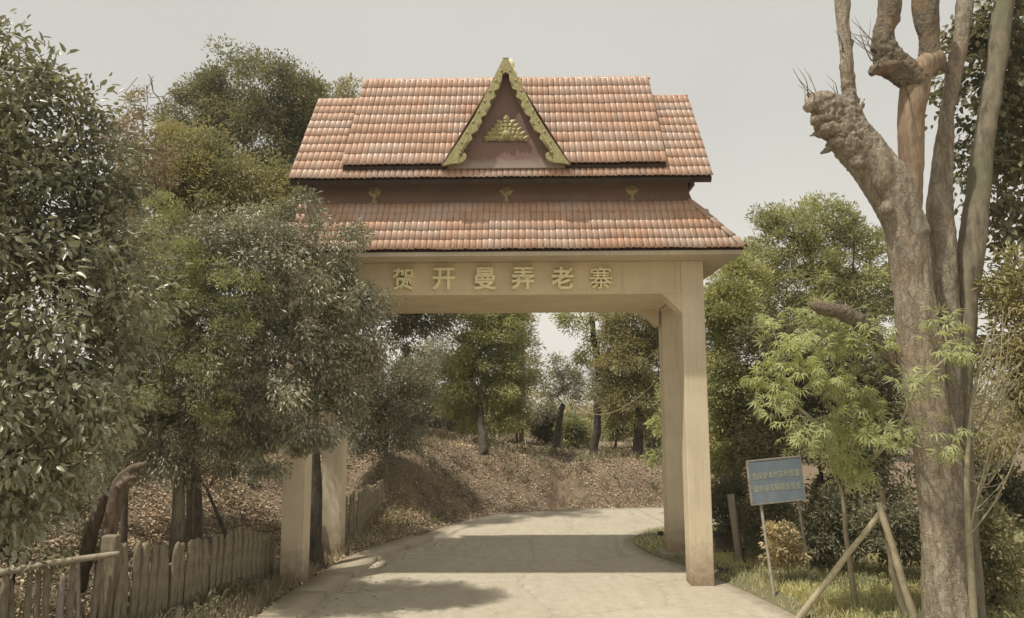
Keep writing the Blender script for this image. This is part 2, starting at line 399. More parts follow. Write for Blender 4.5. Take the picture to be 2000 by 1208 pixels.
def mat_road():
    m, nt, N, L, b, o = mat_base('concrete_road')
    n1 = noise_node(N, L, .5, 6); n2 = noise_node(N, L, 6, 8, rough=.75); n3 = noise_node(N, L, 45, 5, rough=.8)
    nl = noise_node(N, L, 2.2, 7, stretch=(2.5, .5, 1), rough=.7)
    r = ramp(N, L, n1.outputs[0], [(.3, (.50, .445, .345)), (.7, (.57, .51, .405))])
    r2 = ramp(N, L, nl.outputs[0], [(.42, (0, 0, 0)), (.72, (.55, .55, .55))])
    m1 = mixc(N, L, r2.outputs[0], r.outputs[0], (.41, .355, .265))
    r3 = ramp(N, L, n2.outputs[0], [(.35, (.86, .85, .83)), (.6, (1, 1, 1)), (.75, (1.08, 1.08, 1.07))])
    m2 = mixc(N, L, 1, m1.outputs[0], r3.outputs[0], 'MULTIPLY')
    r4 = ramp(N, L, n3.outputs[0], [(.35, (.85, .85, .84)), (.65, (1.1, 1.1, 1.1))])
    m3 = mixc(N, L, 1, m2.outputs[0], r4.outputs[0], 'MULTIPLY')
    ea = N.new('ShaderNodeAttribute'); ea.attribute_name = 'edge'
    en = noise_node(N, L, 5, 7, rough=.75); em = N.new('ShaderNodeMath'); em.operation = 'MULTIPLY_ADD'; em.inputs[1].default_value = .9
    L.new(en.outputs[0], em.inputs[0]); L.new(ea.outputs['Fac'], em.inputs[2])
    er = ramp(N, L, em.outputs[0], [(.92, (0, 0, 0)), (1.0, (.75, .75, .75))])
    er.color_ramp.elements[0].position = .80; er.color_ramp.elements[1].position = 1.0
    sc_ = N.new('ShaderNodeMath'); sc_.operation = 'MULTIPLY'; sc_.inputs[1].default_value = .72; L.new(em.outputs[0], sc_.inputs[0]); L.new(sc_.outputs[0], er.inputs[0])
    m4 = mixc(N, L, er.outputs[0], m3.outputs[0], (.25, .20, .14))
    vc = N.new('ShaderNodeTexVoronoi'); vc.feature = 'DISTANCE_TO_EDGE'; vc.inputs['Scale'].default_value = .45
    tcc = N.new('ShaderNodeTexCoord'); wv = N.new('ShaderNodeVectorMath'); wv.operation = 'MULTIPLY_ADD'; wv.inputs[1].default_value = (.5, .5, .5)
    L.new(n2.outputs['Color'], wv.inputs[0]); L.new(tcc.outputs['Object'], wv.inputs[2]); L.new(wv.outputs[0], vc.inputs['Vector'])
    vr = ramp(N, L, vc.outputs['Distance'], [(0, (.62, .60, .56)), (.012, (1, 1, 1))])
    m5 = mixc(N, L, .7, m4.outputs[0], vr.outputs[0], 'MULTIPLY')
    L.new(m5.outputs[0], b.inputs['Base Color']); b.inputs['Roughness'].default_value = .85
    bump(N, L, b, n3.outputs[0], .35, .008)
    return m
M['road'] = mat_road()
def resample(Ln, n):
    s = np.concatenate([[0], np.cumsum(np.hypot(*np.diff(Ln, axis=0).T))]); t = np.linspace(0, s[-1], n)
    return np.stack([np.interp(t, s, Ln[:, 0]), np.interp(t, s, Ln[:, 1])], -1)
# road: a graded sheet between the two edges; the edge attribute carries soil washed onto the concrete
def by_keys(Ln, keys, n):
    ii = [int(np.argmin(np.hypot(Ln[:, 0] - k[0], Ln[:, 1] - k[1]))) for k in keys]
    return np.vstack([resample(Ln[a:b + 1], n)[:-1] for a, b in zip(ii[:-1], ii[1:])] + [Ln[ii[-1]][None]])
kL = [(-3.7, -20), (-3.6, 7), (-3.15, 14.85), (-1.75, 18.6), (.14, 21.2), (4.42, 22.1), (14, 21.3), (30, 17)]
kR = [(5.6, -20), (4.55, 7), (3.22, 14.1), (2.60, 16.5), (2.78, 17.35), (5, 18.8), (14, 18.0), (30, 13.5)]
A_, B_ = by_keys(RL, kL, 16), by_keys(RR, kR, 16); nr_, ncx = len(A_), 37
tq = np.concatenate([np.linspace(0, .25, 12, endpoint=False), np.linspace(.25, .85, 13, endpoint=False), np.linspace(.85, 1, 12)])
rv_ = A_[:, None] + (B_ - A_)[:, None] * tq[None, :, None]; rv_ = rv_.reshape(-1, 2)
dE = np.minimum(dist_line(rv_[:, 0], rv_[:, 1], RL) * .8, dist_line(rv_[:, 0], rv_[:, 1], RR))
ii = np.arange(nr_ * ncx).reshape(nr_, ncx); rf_ = np.stack([ii[:-1, :-1], ii[:-1, 1:], ii[1:, 1:], ii[1:, :-1]], -1).reshape(-1, 4)
tag(npobj('road', np.c_[rv_, np.zeros(len(rv_))], rf_, M['road'], extra={'edge': np.clip(1 - dE / .9, 0, 1)}), kind='structure')
# low poured kerb strip along the left edge, in slabs
ki = [i for i, p in enumerate(RL) if -6 < p[1] < 17.3 and p[0] < -1.9]
ks = RL[ki]
def strip(lo, hi, zin, w0, w1, name, mat):
    kk = resample(ks, 60)[lo:hi + 1]; v = []; fs = []
    for i, p in enumerate(kk):
        q = kk[min(i + 1, len(kk) - 1)] - kk[max(i - 1, 0)]; n = np.array([q[1], -q[0]]) / np.hypot(*q)
        a = p + n * w0 + RNG.uniform(-.006, .006, 2); c = p + n * (w1 + .03 * math.sin(i * 1.3))
        v += [(a[0], a[1], -.05), (a[0], a[1], zin), (c[0], c[1], zin), (c[0], c[1], -.05)]
        if i:
            k = 4 * i
            for j in range(3): fs.append((k - 4 + j, k + j, k + j + 1, k - 3 + j))
    fs.append((0, 1, 2, 3)); k = 4 * (len(kk) - 1); fs.append((k + 3, k + 2, k + 1, k))
    o = npobj(name, np.array(v), np.array(fs), mat); return o
kerb = thing('kerb', None, None); kerb.name = 'kerb'; kerb['kind'] = 'structure'
for i in range(0, 59, 4):
    hi = min(i + 4, 59)
    o = strip(i, hi, .075 + RNG.uniform(-.008, .008), -.02, .56, 'kerb_slab', M['concrete']); o.parent = kerb

# ------------------------------------------------------------------ warm dusty air over the whole place
hm = bpy.data.materials.new('dusty_air'); hm.use_nodes = True; hm.node_tree.nodes.clear()
ho = hm.node_tree.nodes.new('ShaderNodeOutputMaterial'); hp = hm.node_tree.nodes.new('ShaderNodeVolumePrincipled')
hp.inputs['Color'].default_value = (.96, .94, .89, 1); hp.inputs['Density'].default_value = .0011; hp.inputs['Anisotropy'].default_value = .2
hm.node_tree.links.new(hp.outputs[0], ho.inputs['Volume'])
tag(bobj('haze', box(bmesh.new(), -420, 420, -60, 920, -4, 26), hm), kind='stuff')

# ------------------------------------------------------------------ the gate
YAW = .015
gate = thing('village_gate', 'cream village gateway with double red tiled roof and golden gable spanning the road', 'gateway', (-.277, 12.819, 0), -YAW)
W_, C_, V2, CDp, ZS, ZB, HC, OV = 3.596, .385, 2.29, .36, 5.435, 4.86, .33, .557
VB = V2 + CDp
def part(name, bm, mat, parent=gate, smooth=False): return bobj(name, bm, mat, parent, smooth)
for sx_, va, vb, lab in ((-1, 0, CDp, 'left front column shaded by trees'), (1, 0, CDp, None), (-1, V2, VB, None), (1, V2, VB, None)):
    bm = bmesh.new(); x0 = (-W_ if sx_ < 0 else W_ - C_) + (.07 if va > 0 else 0)
    box(bm, x0, x0 + C_, va - .012, vb + .012, -.3, ZS, .012)
    c = part('column', bm, M['cream_col'])
    if sx_ > 0 and va > 0:
        bm = box(bmesh.new(), x0 - .14, x0 + C_ + .12, va - .12, vb + .12, -.1, .10, .015); bobj('column_footing', bm, M['post'], c)
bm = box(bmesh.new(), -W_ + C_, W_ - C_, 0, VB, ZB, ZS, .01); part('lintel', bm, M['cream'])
for v0 in (.004, V2 + .004):
    for s in (-1, 1):
        x = s * (W_ - C_)
        pts = [(x, ZB), (x - s * HC, ZB), (x, ZB - HC)]
        part('haunch', prism(pts, v0, v0 + CDp - .008), M['cream'])
for s in (-1, 1):   # side beams joining each pair of columns
    x0, x1 = (W_ - C_ + .02, W_ - .02) if s > 0 else (-W_ + .02, -W_ + C_ - .02)
    part('side_beam', box(bmesh.new(), x0, x1, CDp + .012, V2 - .012, ZB - .02, ZS - .002), M['cream'])
# eave slab (soffit) over the lintel
WE, WEL = 4.11, 4.11
REAR = VB + .04
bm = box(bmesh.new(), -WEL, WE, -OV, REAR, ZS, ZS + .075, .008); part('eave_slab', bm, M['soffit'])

# --- tiles
PT, TL = .1035, .30
prof = [(0, -.006), (.006, .010), (.020, .019), (.042, .021), (.062, .014), (.080, .011), (.096, .006), (PT, -.006)]
def tile_mesh_arrays():
    v = []; f = []
    n = len(prof); lift = .015
    for yy, zz in ((0, lift), (TL, 0)):
        for a, b_ in prof: v.append((a, yy, b_ + zz))
    for a, b_ in prof: v.append((a, .001, b_ + lift - .014))
    for i in range(n - 1):
        f.append((i, i + 1, n + i + 1, n + i)); f.append((2 * n + i, 2 * n + i + 1, i + 1, i))
    return np.array(v), np.array(f)
TV, TF = tile_mesh_arrays()
tile_me = npmesh('roof_tile', TV, TF, M['tile'], rnd=np.zeros(len(TV)), smooth=False)
def slope_frame(v0, z0, v1, z1):
    d = np.array([0, v1 - v0, z1 - z0]); Ls = np.linalg.norm(d); d /= Ls
    n = np.array([0, -d[2], d[1]]); return d, n, Ls
def place_tiles(u0, u1, v0, z0, v1, z1, rows, clip=None, single_rows=0, parent=None, skip=None):
    """returns joined arrays for the tiles not made single"""
    d, n, Ls = slope_frame(v0, z0, v1, z1); ex = Ls / rows; sc = ex / (TL - .035)
    nc = int(round((u1 - u0) / PT)); pu = (u1 - u0) / nc
    jv, jr, single = [], [], []
    for r in range(rows):
        rowj = random.uniform(-.004, .004)
        for c in range(nc):
            u = u0 + c * pu; s = r * ex
            if clip and not clip(u + pu / 2, s / Ls): continue
            wz = .006 * math.sin(u * 3.1 + r) + .004 * math.sin(u * 9 + r * 2)
            du, ds, dn, an = random.uniform(-.003, .003), rowj + random.uniform(-.005, .005) + wz, .012 + random.uniform(0, .005), random.uniform(-.014, .014)
            R = np.stack([np.array([1, 0, 0]) * (pu / PT) * 1.01 + d * an, d * sc, n], 1)
            o = np.array([u + du, v0, z0]) + d * (s + ds) + n * dn
            if r < single_rows and not (skip and skip(u)):
                single.append((R, o))
            else:
                jv.append(TV @ R.T + o); jr.append(np.full(len(TV), random.random()))
    return jv, jr, single
def join_tiles(name, jv, jr, parent, kind='stuff'):
    k = len(jv); v = np.concatenate(jv); f = (TF[None] + (np.arange(k) * len(TV))[:, None, None]).reshape(-1, 4)
    o = npobj(name, v, f, M['tile'], parent, rnd=np.concatenate(jr)); o['kind'] = kind
    return o

# lower roof: hipped skirt
LV0, LZ0, LV1, LZ1 = -OV - .03, ZS + .095, .11, 6.49
UW0, UW1 = -3.40, 3.44            # foot of the maroon wall
def skirt_body():
    v = [(-4.14, LV0 + .03, LZ0 - .02), (4.14, LV0 + .03, LZ0 - .02), (UW1, LV1, LZ1 - .02), (UW0, LV1, LZ1 - .02),
         (-4.14, REAR, LZ0 - .02), (4.14, REAR, LZ0 - .02), (UW1, VB - .1, LZ1 - .02), (UW0, VB - .1, LZ1 - .02)]
    f = [(0, 1, 2, 3), (5, 4, 7, 6), (1, 5, 6, 2), (4, 0, 3, 7), (3, 2, 6, 7), (0, 4, 5, 1)]
    bm = bmesh.new(); vv = [bm.verts.new(p) for p in v]
    for q in f: bm.faces.new([vv[i] for i in q])
    bmesh.ops.recalc_face_normals(bm, faces=bm.faces); return bm
lower = part('lower_roof', skirt_body(), M['timber_dark'])
def clipL(u, t):
    hi = 4.14 + (UW1 - 4.14) * t; lo = -4.14 + (UW0 + 4.14) * t
    return lo + .02 < u < hi - .02
jv, jr, single = place_tiles(-4.14, 4.14, LV0, LZ0, LV1, LZ1, 5, clipL, 4, skip=lambda u: False)
single.sort(key=lambda q: q[1][2] - .002 * abs(q[1][0] - 1))
for R, o in single[:300]:
    t = bpy.data.objects.new('roof_tile', tile_me)
    mm = Matrix(np.vstack([np.hstack([R, o[:, None]]), [0, 0, 0, 1]]).tolist())
    link(t, lower); t.matrix_local = mm
for R, o in single[300:]:
    jv.append(TV @ R.T + o); jr.append(np.full(len(TV), random.random()))
join_tiles('upper_course_tiles', jv, jr, lower)
# side skirt tiles, seen edge-on from the side (right and left hips)
def side_tiles(sgn):
    jv, jr = [], []
    x0, x1 = (4.17, UW1) if sgn > 0 else (-4.17, UW0)
    dx = abs(x1 - x0); Ls = math.hypot(dx, LZ1 - LZ0); d = np.array([-sgn * dx, 0, LZ1 - LZ0]) / Ls; n = np.array([sgn * d[2], 0, abs(d[0])])
    yd = np.array([0, sgn, 0]); ex = Ls / 5
    nc = int((REAR + OV) / PT)
    for r in range(5):
        for c in range(nc):
            vv = -OV + c * PT; t = (r + .5) / 5
            if vv < -OV + (OV + LV1) * t or vv > REAR - (REAR - VB + .1) * t: continue
            R = np.stack([yd * 1.0, d * ex / (TL - .035), n], 1)
            st = vv if sgn > 0 else vv + PT
            o = np.array([x0, st, LZ0]) + d * r * ex + n * .012
            jv.append(TV @ R.T + o); jr.append(np.full(len(TV), random.random()))
    return jv, jr
a, b_ = side_tiles(1); c_, d_ = side_tiles(-1); join_tiles('side_slope_tiles', a + c_, b_ + d_, lower)
# hip caps
def cap_mesh(name, length, r0, r1, seg=7):
    v = []; f = []
    for yy, rr, k in ((0, r0, 0), (length, r1, 0), (0, r0 - .014, 0)):
        for i in range(seg + 1):
            a = math.pi * i / seg; v.append((rr * math.cos(a), yy, rr * math.sin(a) * .9))
    n = seg + 1
    for i in range(seg): f.append((i, i + 1, n + i + 1, n + i)); f.append((2 * n + i, 2 * n + i + 1, i + 1, i))
    return npmesh(name, np.array(v), np.array(f), M['tile'], rnd=np.zeros(3 * n), smooth=True)
hip_me = cap_mesh('hip_tile', .30, .072, .055)
def caps(me, a, b, n, parent, name, z=.0, jit=.006):
    a, b = Vector(a), Vector(b); d = (b - a); q = d.normalized()
    rot = q.to_track_quat('Y', 'Z').to_matrix().to_4x4(); Lc = d.length / n
    for i in range(n):
        o = bpy.data.objects.new(name, me); link(o, parent)
        o.matrix_local = Matrix.Translation(a + q * (i * Lc) + Vector((random.uniform(-jit, jit), 0, z + random.uniform(-jit, jit)))) @ rot @ Matrix.Diagonal((1, Lc * 1.14 / .30, 1, 1))
for s, xe, xt in ((1, 4.15, UW1), (-1, -4.15, UW0)):
    caps(hip_me, (xe, LV0 - .01, LZ0 + .02), (xt, LV1, LZ1 + .03), 5, lower, 'hip_tile')

# maroon drum wall between the roofs
wall = part('drum_wall', box(bmesh.new(), UW0 + .02, UW1 - .02, .125, VB - .12, 6.3, 7.35), M['maroon'])
part('wall_flare', prism([(UW1 - .021, 6.36), (UW1 + .05, 6.53), (UW1 - .021, 6.72)], .13, VB - .13), M['maroon'])

# upper roof: gabled wings and a raised middle
VM = VB / 2
EV, EZ, RZs, RZm = -.37, 6.83, 8.97, 9.36
U0, U1, B0, B1 = -3.56, 3.74, -2.66, 2.98
def gable_body(u0, u1, ev, ez, rz, th=.07, rear=None):
    dz = (rz - ez) / (VM - ev)
    bm = bmesh.new(); rr = VB + .06; ezr = rz - (rr - VM) * dz
    A = [(ev, ez), (VM, rz), (rr, ezr), (rr - .05, ezr - th), (VM, rz - th * 1.4), (ev + .05, ez - th)]
    a = [bm.verts.new((u0, p[0], p[1])) for p in A]; b = [bm.verts.new((u1, p[0], p[1])) for p in A]
    bm.faces.new((a[0], a[1], a[4], a[5])); bm.faces.new((a[1], a[2], a[3], a[4]))
    bm.faces.new((b[0], b[1], b[4], b[5])); bm.faces.new((b[1], b[2], b[3], b[4]))
    for i in range(6): bm.faces.new((a[i], b[i], b[(i + 1) % 6], a[(i + 1) % 6]))
    bmesh.ops.recalc_face_normals(bm, faces=bm.faces); return bm
upper = part('upper_roof', gable_body(U0 + .02, U1 - .02, EV + .02, EZ - .015, RZs - .015), M['timber_dark'])
RS = -.31; RE = 7.09        # raised part: eave depth and height
rv0 = RS
raised = part('raised_roof', gable_body(B0 + .02, B1 - .02, rv0 + .02, RE - .015, RZm - .015, .10), M['timber_dark'])
# closing walls
for u in (U0 + .22, U1 - .28):
    part('gable_end', prism([(0.05, 6.8), (VB - .05, 6.8), (VM, RZs - .2)], 0, .06), M['maroon']).matrix_local = Matrix(((0, 1, 0, u), (1, 0, 0, 0), (0, 0, 1, 0), (0, 0, 0, 1)))
for u in (B0 + .06, B1 - .12):
    o = part('cheek_wall', prism([(RS + .12, RE - .05), (VM, RZm - .1), (VM, RZs - .05), (RS + .18, RE - .22)], 0, .05), M['timber_dark'])
    o.matrix_local = Matrix(((0, 1, 0, u), (1, 0, 0, 0), (0, 0, 1, 0), (0, 0, 0, 1)))
GC, GH, GZ0, GZ1, GV = .20, 1.08, 7.02, 8.86, -.47     # gable centre, half width, base z, apex z, face v
def hid_low(u, t): return (u < B0 + .12 or u > B1 - .12) or t < .2
jv, jr, _ = place_tiles(U0, U1, EV, EZ, VM, RZs, 10, hid_low)
join_tiles('wing_tiles', jv, jr, upper)
def in_gable(u, t):
    z = RE + (RZm - RE) * t
    return abs(u - GC) > GH * max(0, (GZ1 + .03 - z) / (GZ1 - GZ0)) - .10
jv, jr, _ = place_tiles(B0, B1, rv0, RE, VM, RZm, 9, in_gable)
join_tiles('raised_course_tiles', jv, jr, raised)
ridge_me = cap_mesh('ridge_tile', .30, .045, .042)
caps(ridge_me, (U0, VM, RZs - .01), (B0, VM, RZs - .01), 4, upper, 'ridge_tile')
caps(ridge_me, (U1, VM, RZs - .01), (B1, VM, RZs - .01), 4, upper, 'ridge_tile')
caps(ridge_me, (B0, VM, RZm - .01), (B1, VM, RZm - .01), 22, raised, 'ridge_tile')

# gable: infill wall, dormer roof, gilded barge boards, relief
def mat_gable():
    m = mat_plaster('gable_paint', (.24, .15, .125), stain=(.135, .085, .07), amt=.5)
    nt = m.node_tree; N, L = nt.nodes, nt.links; b = [n for n in N if n.type == 'BSDF_PRINCIPLED'][0]
    src = b.inputs['Base Color'].links[0].from_socket
    tc = N.new('ShaderNodeTexCoord'); sx = N.new('ShaderNodeSeparateXYZ'); L.new(tc.outputs['Object'], sx.inputs[0])
    nn = noise_node(N, L, 9, 6, rough=.7)
    ad = N.new('ShaderNodeMath'); ad.operation = 'MULTIPLY_ADD'; ad.inputs[1].default_value = .28
    L.new(nn.outputs[0], ad.inputs[0]); L.new(sx.outputs['Z'], ad.inputs[2])
    mr = N.new('ShaderNodeMapRange'); mr.inputs[1].default_value = GZ0 + .20; mr.inputs[2].default_value = GZ0 + .32
    mr.inputs[3].default_value = .7; mr.inputs[4].default_value = 0; L.new(ad.outputs[0], mr.inputs[0])
    mm = mixc(N, L, mr.outputs[0], src, (.42, .37, .31)); L.new(mm.outputs[0], b.inputs['Base Color'])
    return m
M['gable'] = mat_gable()
gab = part('gable_wall', prism([(GC - GH + .06, GZ0), (GC + GH - .06, GZ0), (GC, GZ1 - .05)], GV + .14, GV + .22), M['gable'])
# dormer slopes running back into the roof
def dormer(s):
    zt = GZ1
    t = (zt - RE) / (RZm - RE); vt = rv0 + (VM - rv0) * t
    th = .035
    pts = []
    for k, dz in ((0, 0), (1, th)):
        off = dz
        pts += [(GC, GV - .02, GZ1 + .02 + off), (GC, vt + .1, GZ1 + .02 + off), (GC + s * (GH + .02), rv0 + .06, GZ0 + off), (GC + s * (GH + .02), GV - .02, GZ0 - .02 + off)]
    bm = bmesh.new(); v = [bm.verts.new(p) for p in pts]
    for q in ((0, 1, 2, 3), (7, 6, 5, 4), (0, 3, 7, 4), (3, 2, 6, 7), (1, 0, 4, 5), (2, 1, 5, 6)): bm.faces.new([v[i] for i in q])
    bmesh.ops.recalc_face_normals(bm, faces=bm.faces); return bm
M['brown_edge'] = mat_simple('brown_gable_edge', (.14, .085, .045), .6)
for s in (-1, 1): part('gable_slope', dormer(s), M['brown_edge'])
part('gable_cap', box(bmesh.new(), GC - .05, GC + .05, GV - .03, GV + .5, GZ1 + .0, GZ1 + .085, .01), M['brown_edge'])
KX = GH / 660.0; 
def gp(x, y): return (GC + (x - 770) * KX, GZ1 + .04 - (y - 92) / (1105 - 92) * (GZ1 + .04 - GZ0))
inner = [(735, 235), (728, 300), (690, 325), (702, 372), (648, 398), (662, 455), (600, 492), (612, 540), (553, 575), (567, 622), (508, 650), (522, 697), (462, 722), (478, 775), (405, 812), (420, 858), (350, 895), (358, 936), (296, 962),
         (280, 985), (283, 1015), (303, 1032), (330, 1025), (318, 1000), (340, 988), (358, 1010), (352, 1045), (322, 1072), (275, 1088), (185, 1088)]
def board(s):
    left = [(770, 85), (742, 88), (655, 245), (560, 430), (440, 640), (300, 845), (110, 1108)]
    poly = left + inner[::-1] + [(748, 225), (770, 215)]
    # scallops bulge between the teeth
    out_ = []
    for i, p in enumerate(poly):
        q = poly[(i + 1) % len(poly)]; out_.append(p)
    pts = [gp(770 + s * (770 - x) * -1, y) if s > 0 else gp(x, y) for x, y in out_]
    if s > 0: pts = [gp(770 + (770 - x), y) for x, y in out_]
    return prism(pts, GV - .05, GV + .02)
for s in (-1, 1): 
    bb = part('barge_board', board(s), M['gold'])
    # raised edge fillet and rosettes along the board
    bm = bmesh.new()
    for i in range(9):
        t = (i + .6) / 9.4
        x = 745 - t * 560; y = 130 + t * 930
        xo = x + (16 if t < .9 else 60)
        p = gp(xo if s < 0 else 1540 - xo, y + 10)
        r = bmesh.ops.create_uvsphere(bm, u_segments=8, v_segments=5, radius=.022)
        bmesh.ops.scale(bm, vec=(1, .5, 1.3), verts=r['verts']); bmesh.ops.translate(bm, vec=(p[0], GV - .055, p[1]), verts=r['verts'])
    bobj('carved_boss', bm, M['gold'], bb, True)['kind'] = 'stuff'

def flame(bm, cx, cz, ang, ln, wd, y0, dep):
    """a pointed leaf of relief: ridge down the middle"""
    ca, sa = math.cos(ang), math.sin(ang)
    def q(a, b, y): return bm.verts.new((cx + a * sa + b * ca, y, cz + a * ca - b * sa))
    base = q(0, 0, y0); tip = q(ln, 0, y0 - dep * .3)
    l1, r1 = q(ln * .2, -wd * .5, y0), q(ln * .2, wd * .5, y0)
    l2, r2 = q(ln * .55, -wd * .42, y0), q(ln * .55, wd * .42, y0)
    m1, m2 = q(ln * .22, 0, y0 - dep), q(ln * .6, 0, y0 - dep * .8)
    for f_ in ((base, m1, l1), (base, r1, m1), (l1, m1, m2, l2), (m1, r1, r2, m2), (l2, m2, tip), (m2, r2, tip)): bm.faces.new(f_)
bm = bmesh.new(); y0 = GV + .098
cx, cz = gp(772, 830); K = KX
bp = [(772, 600)]
for s_, dx_, yy_ in ((1, 22, 660), (1, 60, 655), (1, 58, 700), (1, 105, 700), (1, 100, 738), (1, 150, 750), (1, 150, 785), (1, 205, 832), (1, 60, 850), (1, 0, 838)): bp.append((772 + dx_, yy_))
bp += [(772 - (x_ - 772), y_) for x_, y_ in bp[-2:0:-1]]
prism([gp(x_, y_) for x_, y_ in bp], GV + .10, GV + .138, bm)
for k, (yy, half, n, ln) in enumerate(((832, 175, 9, 62), (790, 145, 8, 62), (752, 108, 7, 66), (715, 72, 5, 66), (680, 42, 3, 66), (650, 0, 1, 66))):
    for i in range(n):
        t = 0 if n == 1 else -1 + 2 * i / (n - 1)
        x_, z_ = gp(772 + t * half, yy)
        flame(bm, x_, z_ - .02, t * .95 + random.uniform(-.05, .05), ln * K * random.uniform(1.0, 1.25), .115, y0 - .004 * k, .035)
for s in (-1, 1):
    x_, z_ = gp(772 + s * 60, 825); flame(bm, x_, z_ + .01, s * 1.50, 150 * K, .075, y0 - .005, .03)
    x_, z_ = gp(772 + s * 90, 810); flame(bm, x_, z_ + .01, s * 1.30, 100 * K, .07, y0 - .006, .03)
r = bmesh.ops.create_uvsphere(bm, u_segments=12, v_segments=8, radius=.075)
x_, z_ = gp(772, 790)
bmesh.ops.scale(bm, vec=(1.1, .5, 1), verts=r['verts']); bmesh.ops.translate(bm, vec=(x_, y0 - .02, z_), verts=r['verts'])
bmesh.ops.recalc_face_normals(bm, faces=bm.faces)
part('leaf_relief', bm, M['gold'])['label'] = 'golden leaf-shaped relief in the gable'
# three small fan emblems on the drum wall
for u in (-2.16, .19, 2.42):
    bm = bmesh.new(); y0 = .12; z = 6.70
    for i in range(7):
        a = (-1 + 2 * i / 6) * 1.15
        flame(bm, u, z, a, .15, .075, y0, .035)
    for i in range(3): flame(bm, u, z - .02, (i - 1) * .5, .12, .06, y0 - .012, .035)
    prism([(u + .10 * math.sin(a_) * (1 if k_ % 2 else .86), z - .03 + .15 * math.cos(a_) * (1 if k_ % 2 else .86)) for k_, a_ in enumerate(np.linspace(-1.5, 1.5, 13))] + [(u, z - .06)], y0 - .012, y0 + .004, bm)
    box(bm, u - .022, u + .022, y0 - .03, y0, z - .12, z + .02)
    for a in (-2.2, 2.2, 3.14): flame(bm, u, z - .11, a, .075, .05, y0 - .005, .03)
    r = bmesh.ops.create_uvsphere(bm, u_segments=8, v_segments=6, radius=.026); bmesh.ops.translate(bm, vec=(u, y0 - .02, z - .12), verts=r['verts'])
    part('fan_emblem', bm, M['gilt_dull'])
# finial on the ridge, behind the gable point
bm = bmesh.new(); prof_f = [(0, .02), (.05, .05), (.10, .085), (.16, .07), (.20, .035), (.26, .05), (.31, .065), (.37, .04), (.42, .012)]
ring_p = None
for z, r_ in prof_f:
    ring = [bm.verts.new((GC + .09 + r_ * math.cos(a * math.pi / 5) + (z - .2) * -.12, VM - .1 + r_ * .6 * math.sin(a * math.pi / 5), RZm - .02 + z)) for a in range(10)]
    if ring_p:
        for i in range(10): bm.faces.new((ring_p[i], ring_p[(i + 1) % 10], ring[(i + 1) % 10], ring[i]))
    ring_p = ring
part('ridge_finial', bm, M['gilt'], smooth=True)

# lettering on the lintel
def text_mesh(ch, size, ext, off=0.0, bev=0.0, name='character'):
    cu = bpy.data.curves.new(name, 'FONT'); cu.body = ch; cu.size = size; cu.extrude = ext
    cu.offset = off; cu.bevel_depth = bev; cu.align_x = 'CENTER'; cu.align_y = 'CENTER'
    cu.resolution_u = 3
    o = bpy.data.objects.new(name, cu); COL.objects.link(o)
    bpy.context.view_layer.update()
    dg = bpy.context.evaluated_depsgraph_get()
    me = bpy.data.meshes.new_from_object(o.evaluated_get(dg)); bpy.data.objects.remove(o)
    # centre on its own bounds
    v = np.empty(len(me.vertices) * 3, np.float32); me.vertices.foreach_get('co', v); v = v.reshape(-1, 3)
    if len(v): 
        c = (v.min(0) + v.max(0)) / 2; v[:, :2] -= c[:2]; me.vertices.foreach_set('co', v.ravel())
        me['w'] = float(v[:, 0].max() - v[:, 0].min()); me['h'] = float(v[:, 1].max() - v[:, 1].min())
    return me
for ch, u in zip('贺开曼弄老寨', (-1.60, -.89, -.175, .475, 1.155, 1.82)):
    me = text_mesh(ch, .40, .045, .003 if ch == '寨' else .008, 0, 'letter'); me.materials.clear(); me.materials.append(M['gilt'])
    o = bpy.data.objects.new('letter', me); link(o, gate)
    sc = .385 / max(me.get('h', .36), .01)
    o.location = (u, -.044, 5.135); o.rotation_euler = (math.pi / 2, 0, 0); o.scale = (sc * .98, sc, 1)
    o['label'] = 'raised gilt character ' + ch

#@@VEG
# ------------------------------------------------------------------ vegetation tools
def tube(chain, rad, k=6, ridge=0.0, seed=0):
    """rings swept along a polyline"""
    P_ = np.asarray(chain, float); n = len(P_)
    T = np.gradient(P_, axis=0) if n > 2 else np.repeat((P_[1] - P_[0])[None], n, 0)
    T /= np.linalg.norm(T, axis=1)[:, None] + 1e-9
    ref = np.array([1., 0, 0]) if abs(T[0][0]) < .8 else np.array([0, 1., 0])
    u = np.cross(T[0], ref); u /= np.linalg.norm(u); U = []
    for t in T:
        u = u - t * (u @ t); u /= np.linalg.norm(u) + 1e-9; U.append(u)
    U = np.array(U); Vv = np.cross(T, U)
    a = np.linspace(0, 2 * math.pi, k, endpoint=False)
    rr = np.asarray(rad)[:, None] * (1 + (ridge * np.sin(a * 3 + seed)[None] if ridge else 0))
    v = P_[:, None] + (U[:, None] * np.cos(a)[None, :, None] + Vv[:, None] * np.sin(a)[None, :, None]) * rr[..., None]
    i = np.arange(n - 1)[:, None] * k; j = np.arange(k)[None]; j2 = (j + 1) % k
    f = np.stack([i + j, i + j2, i + k + j2, i + k + j], -1).reshape(-1, 4)
    return v.reshape(-1, 3), f
def join_tubes(lst):
    v, f, o = [], [], 0
    for a, b in lst: v.append(a); f.append(b + o); o += len(a)
    return np.concatenate(v), np.concatenate(f)

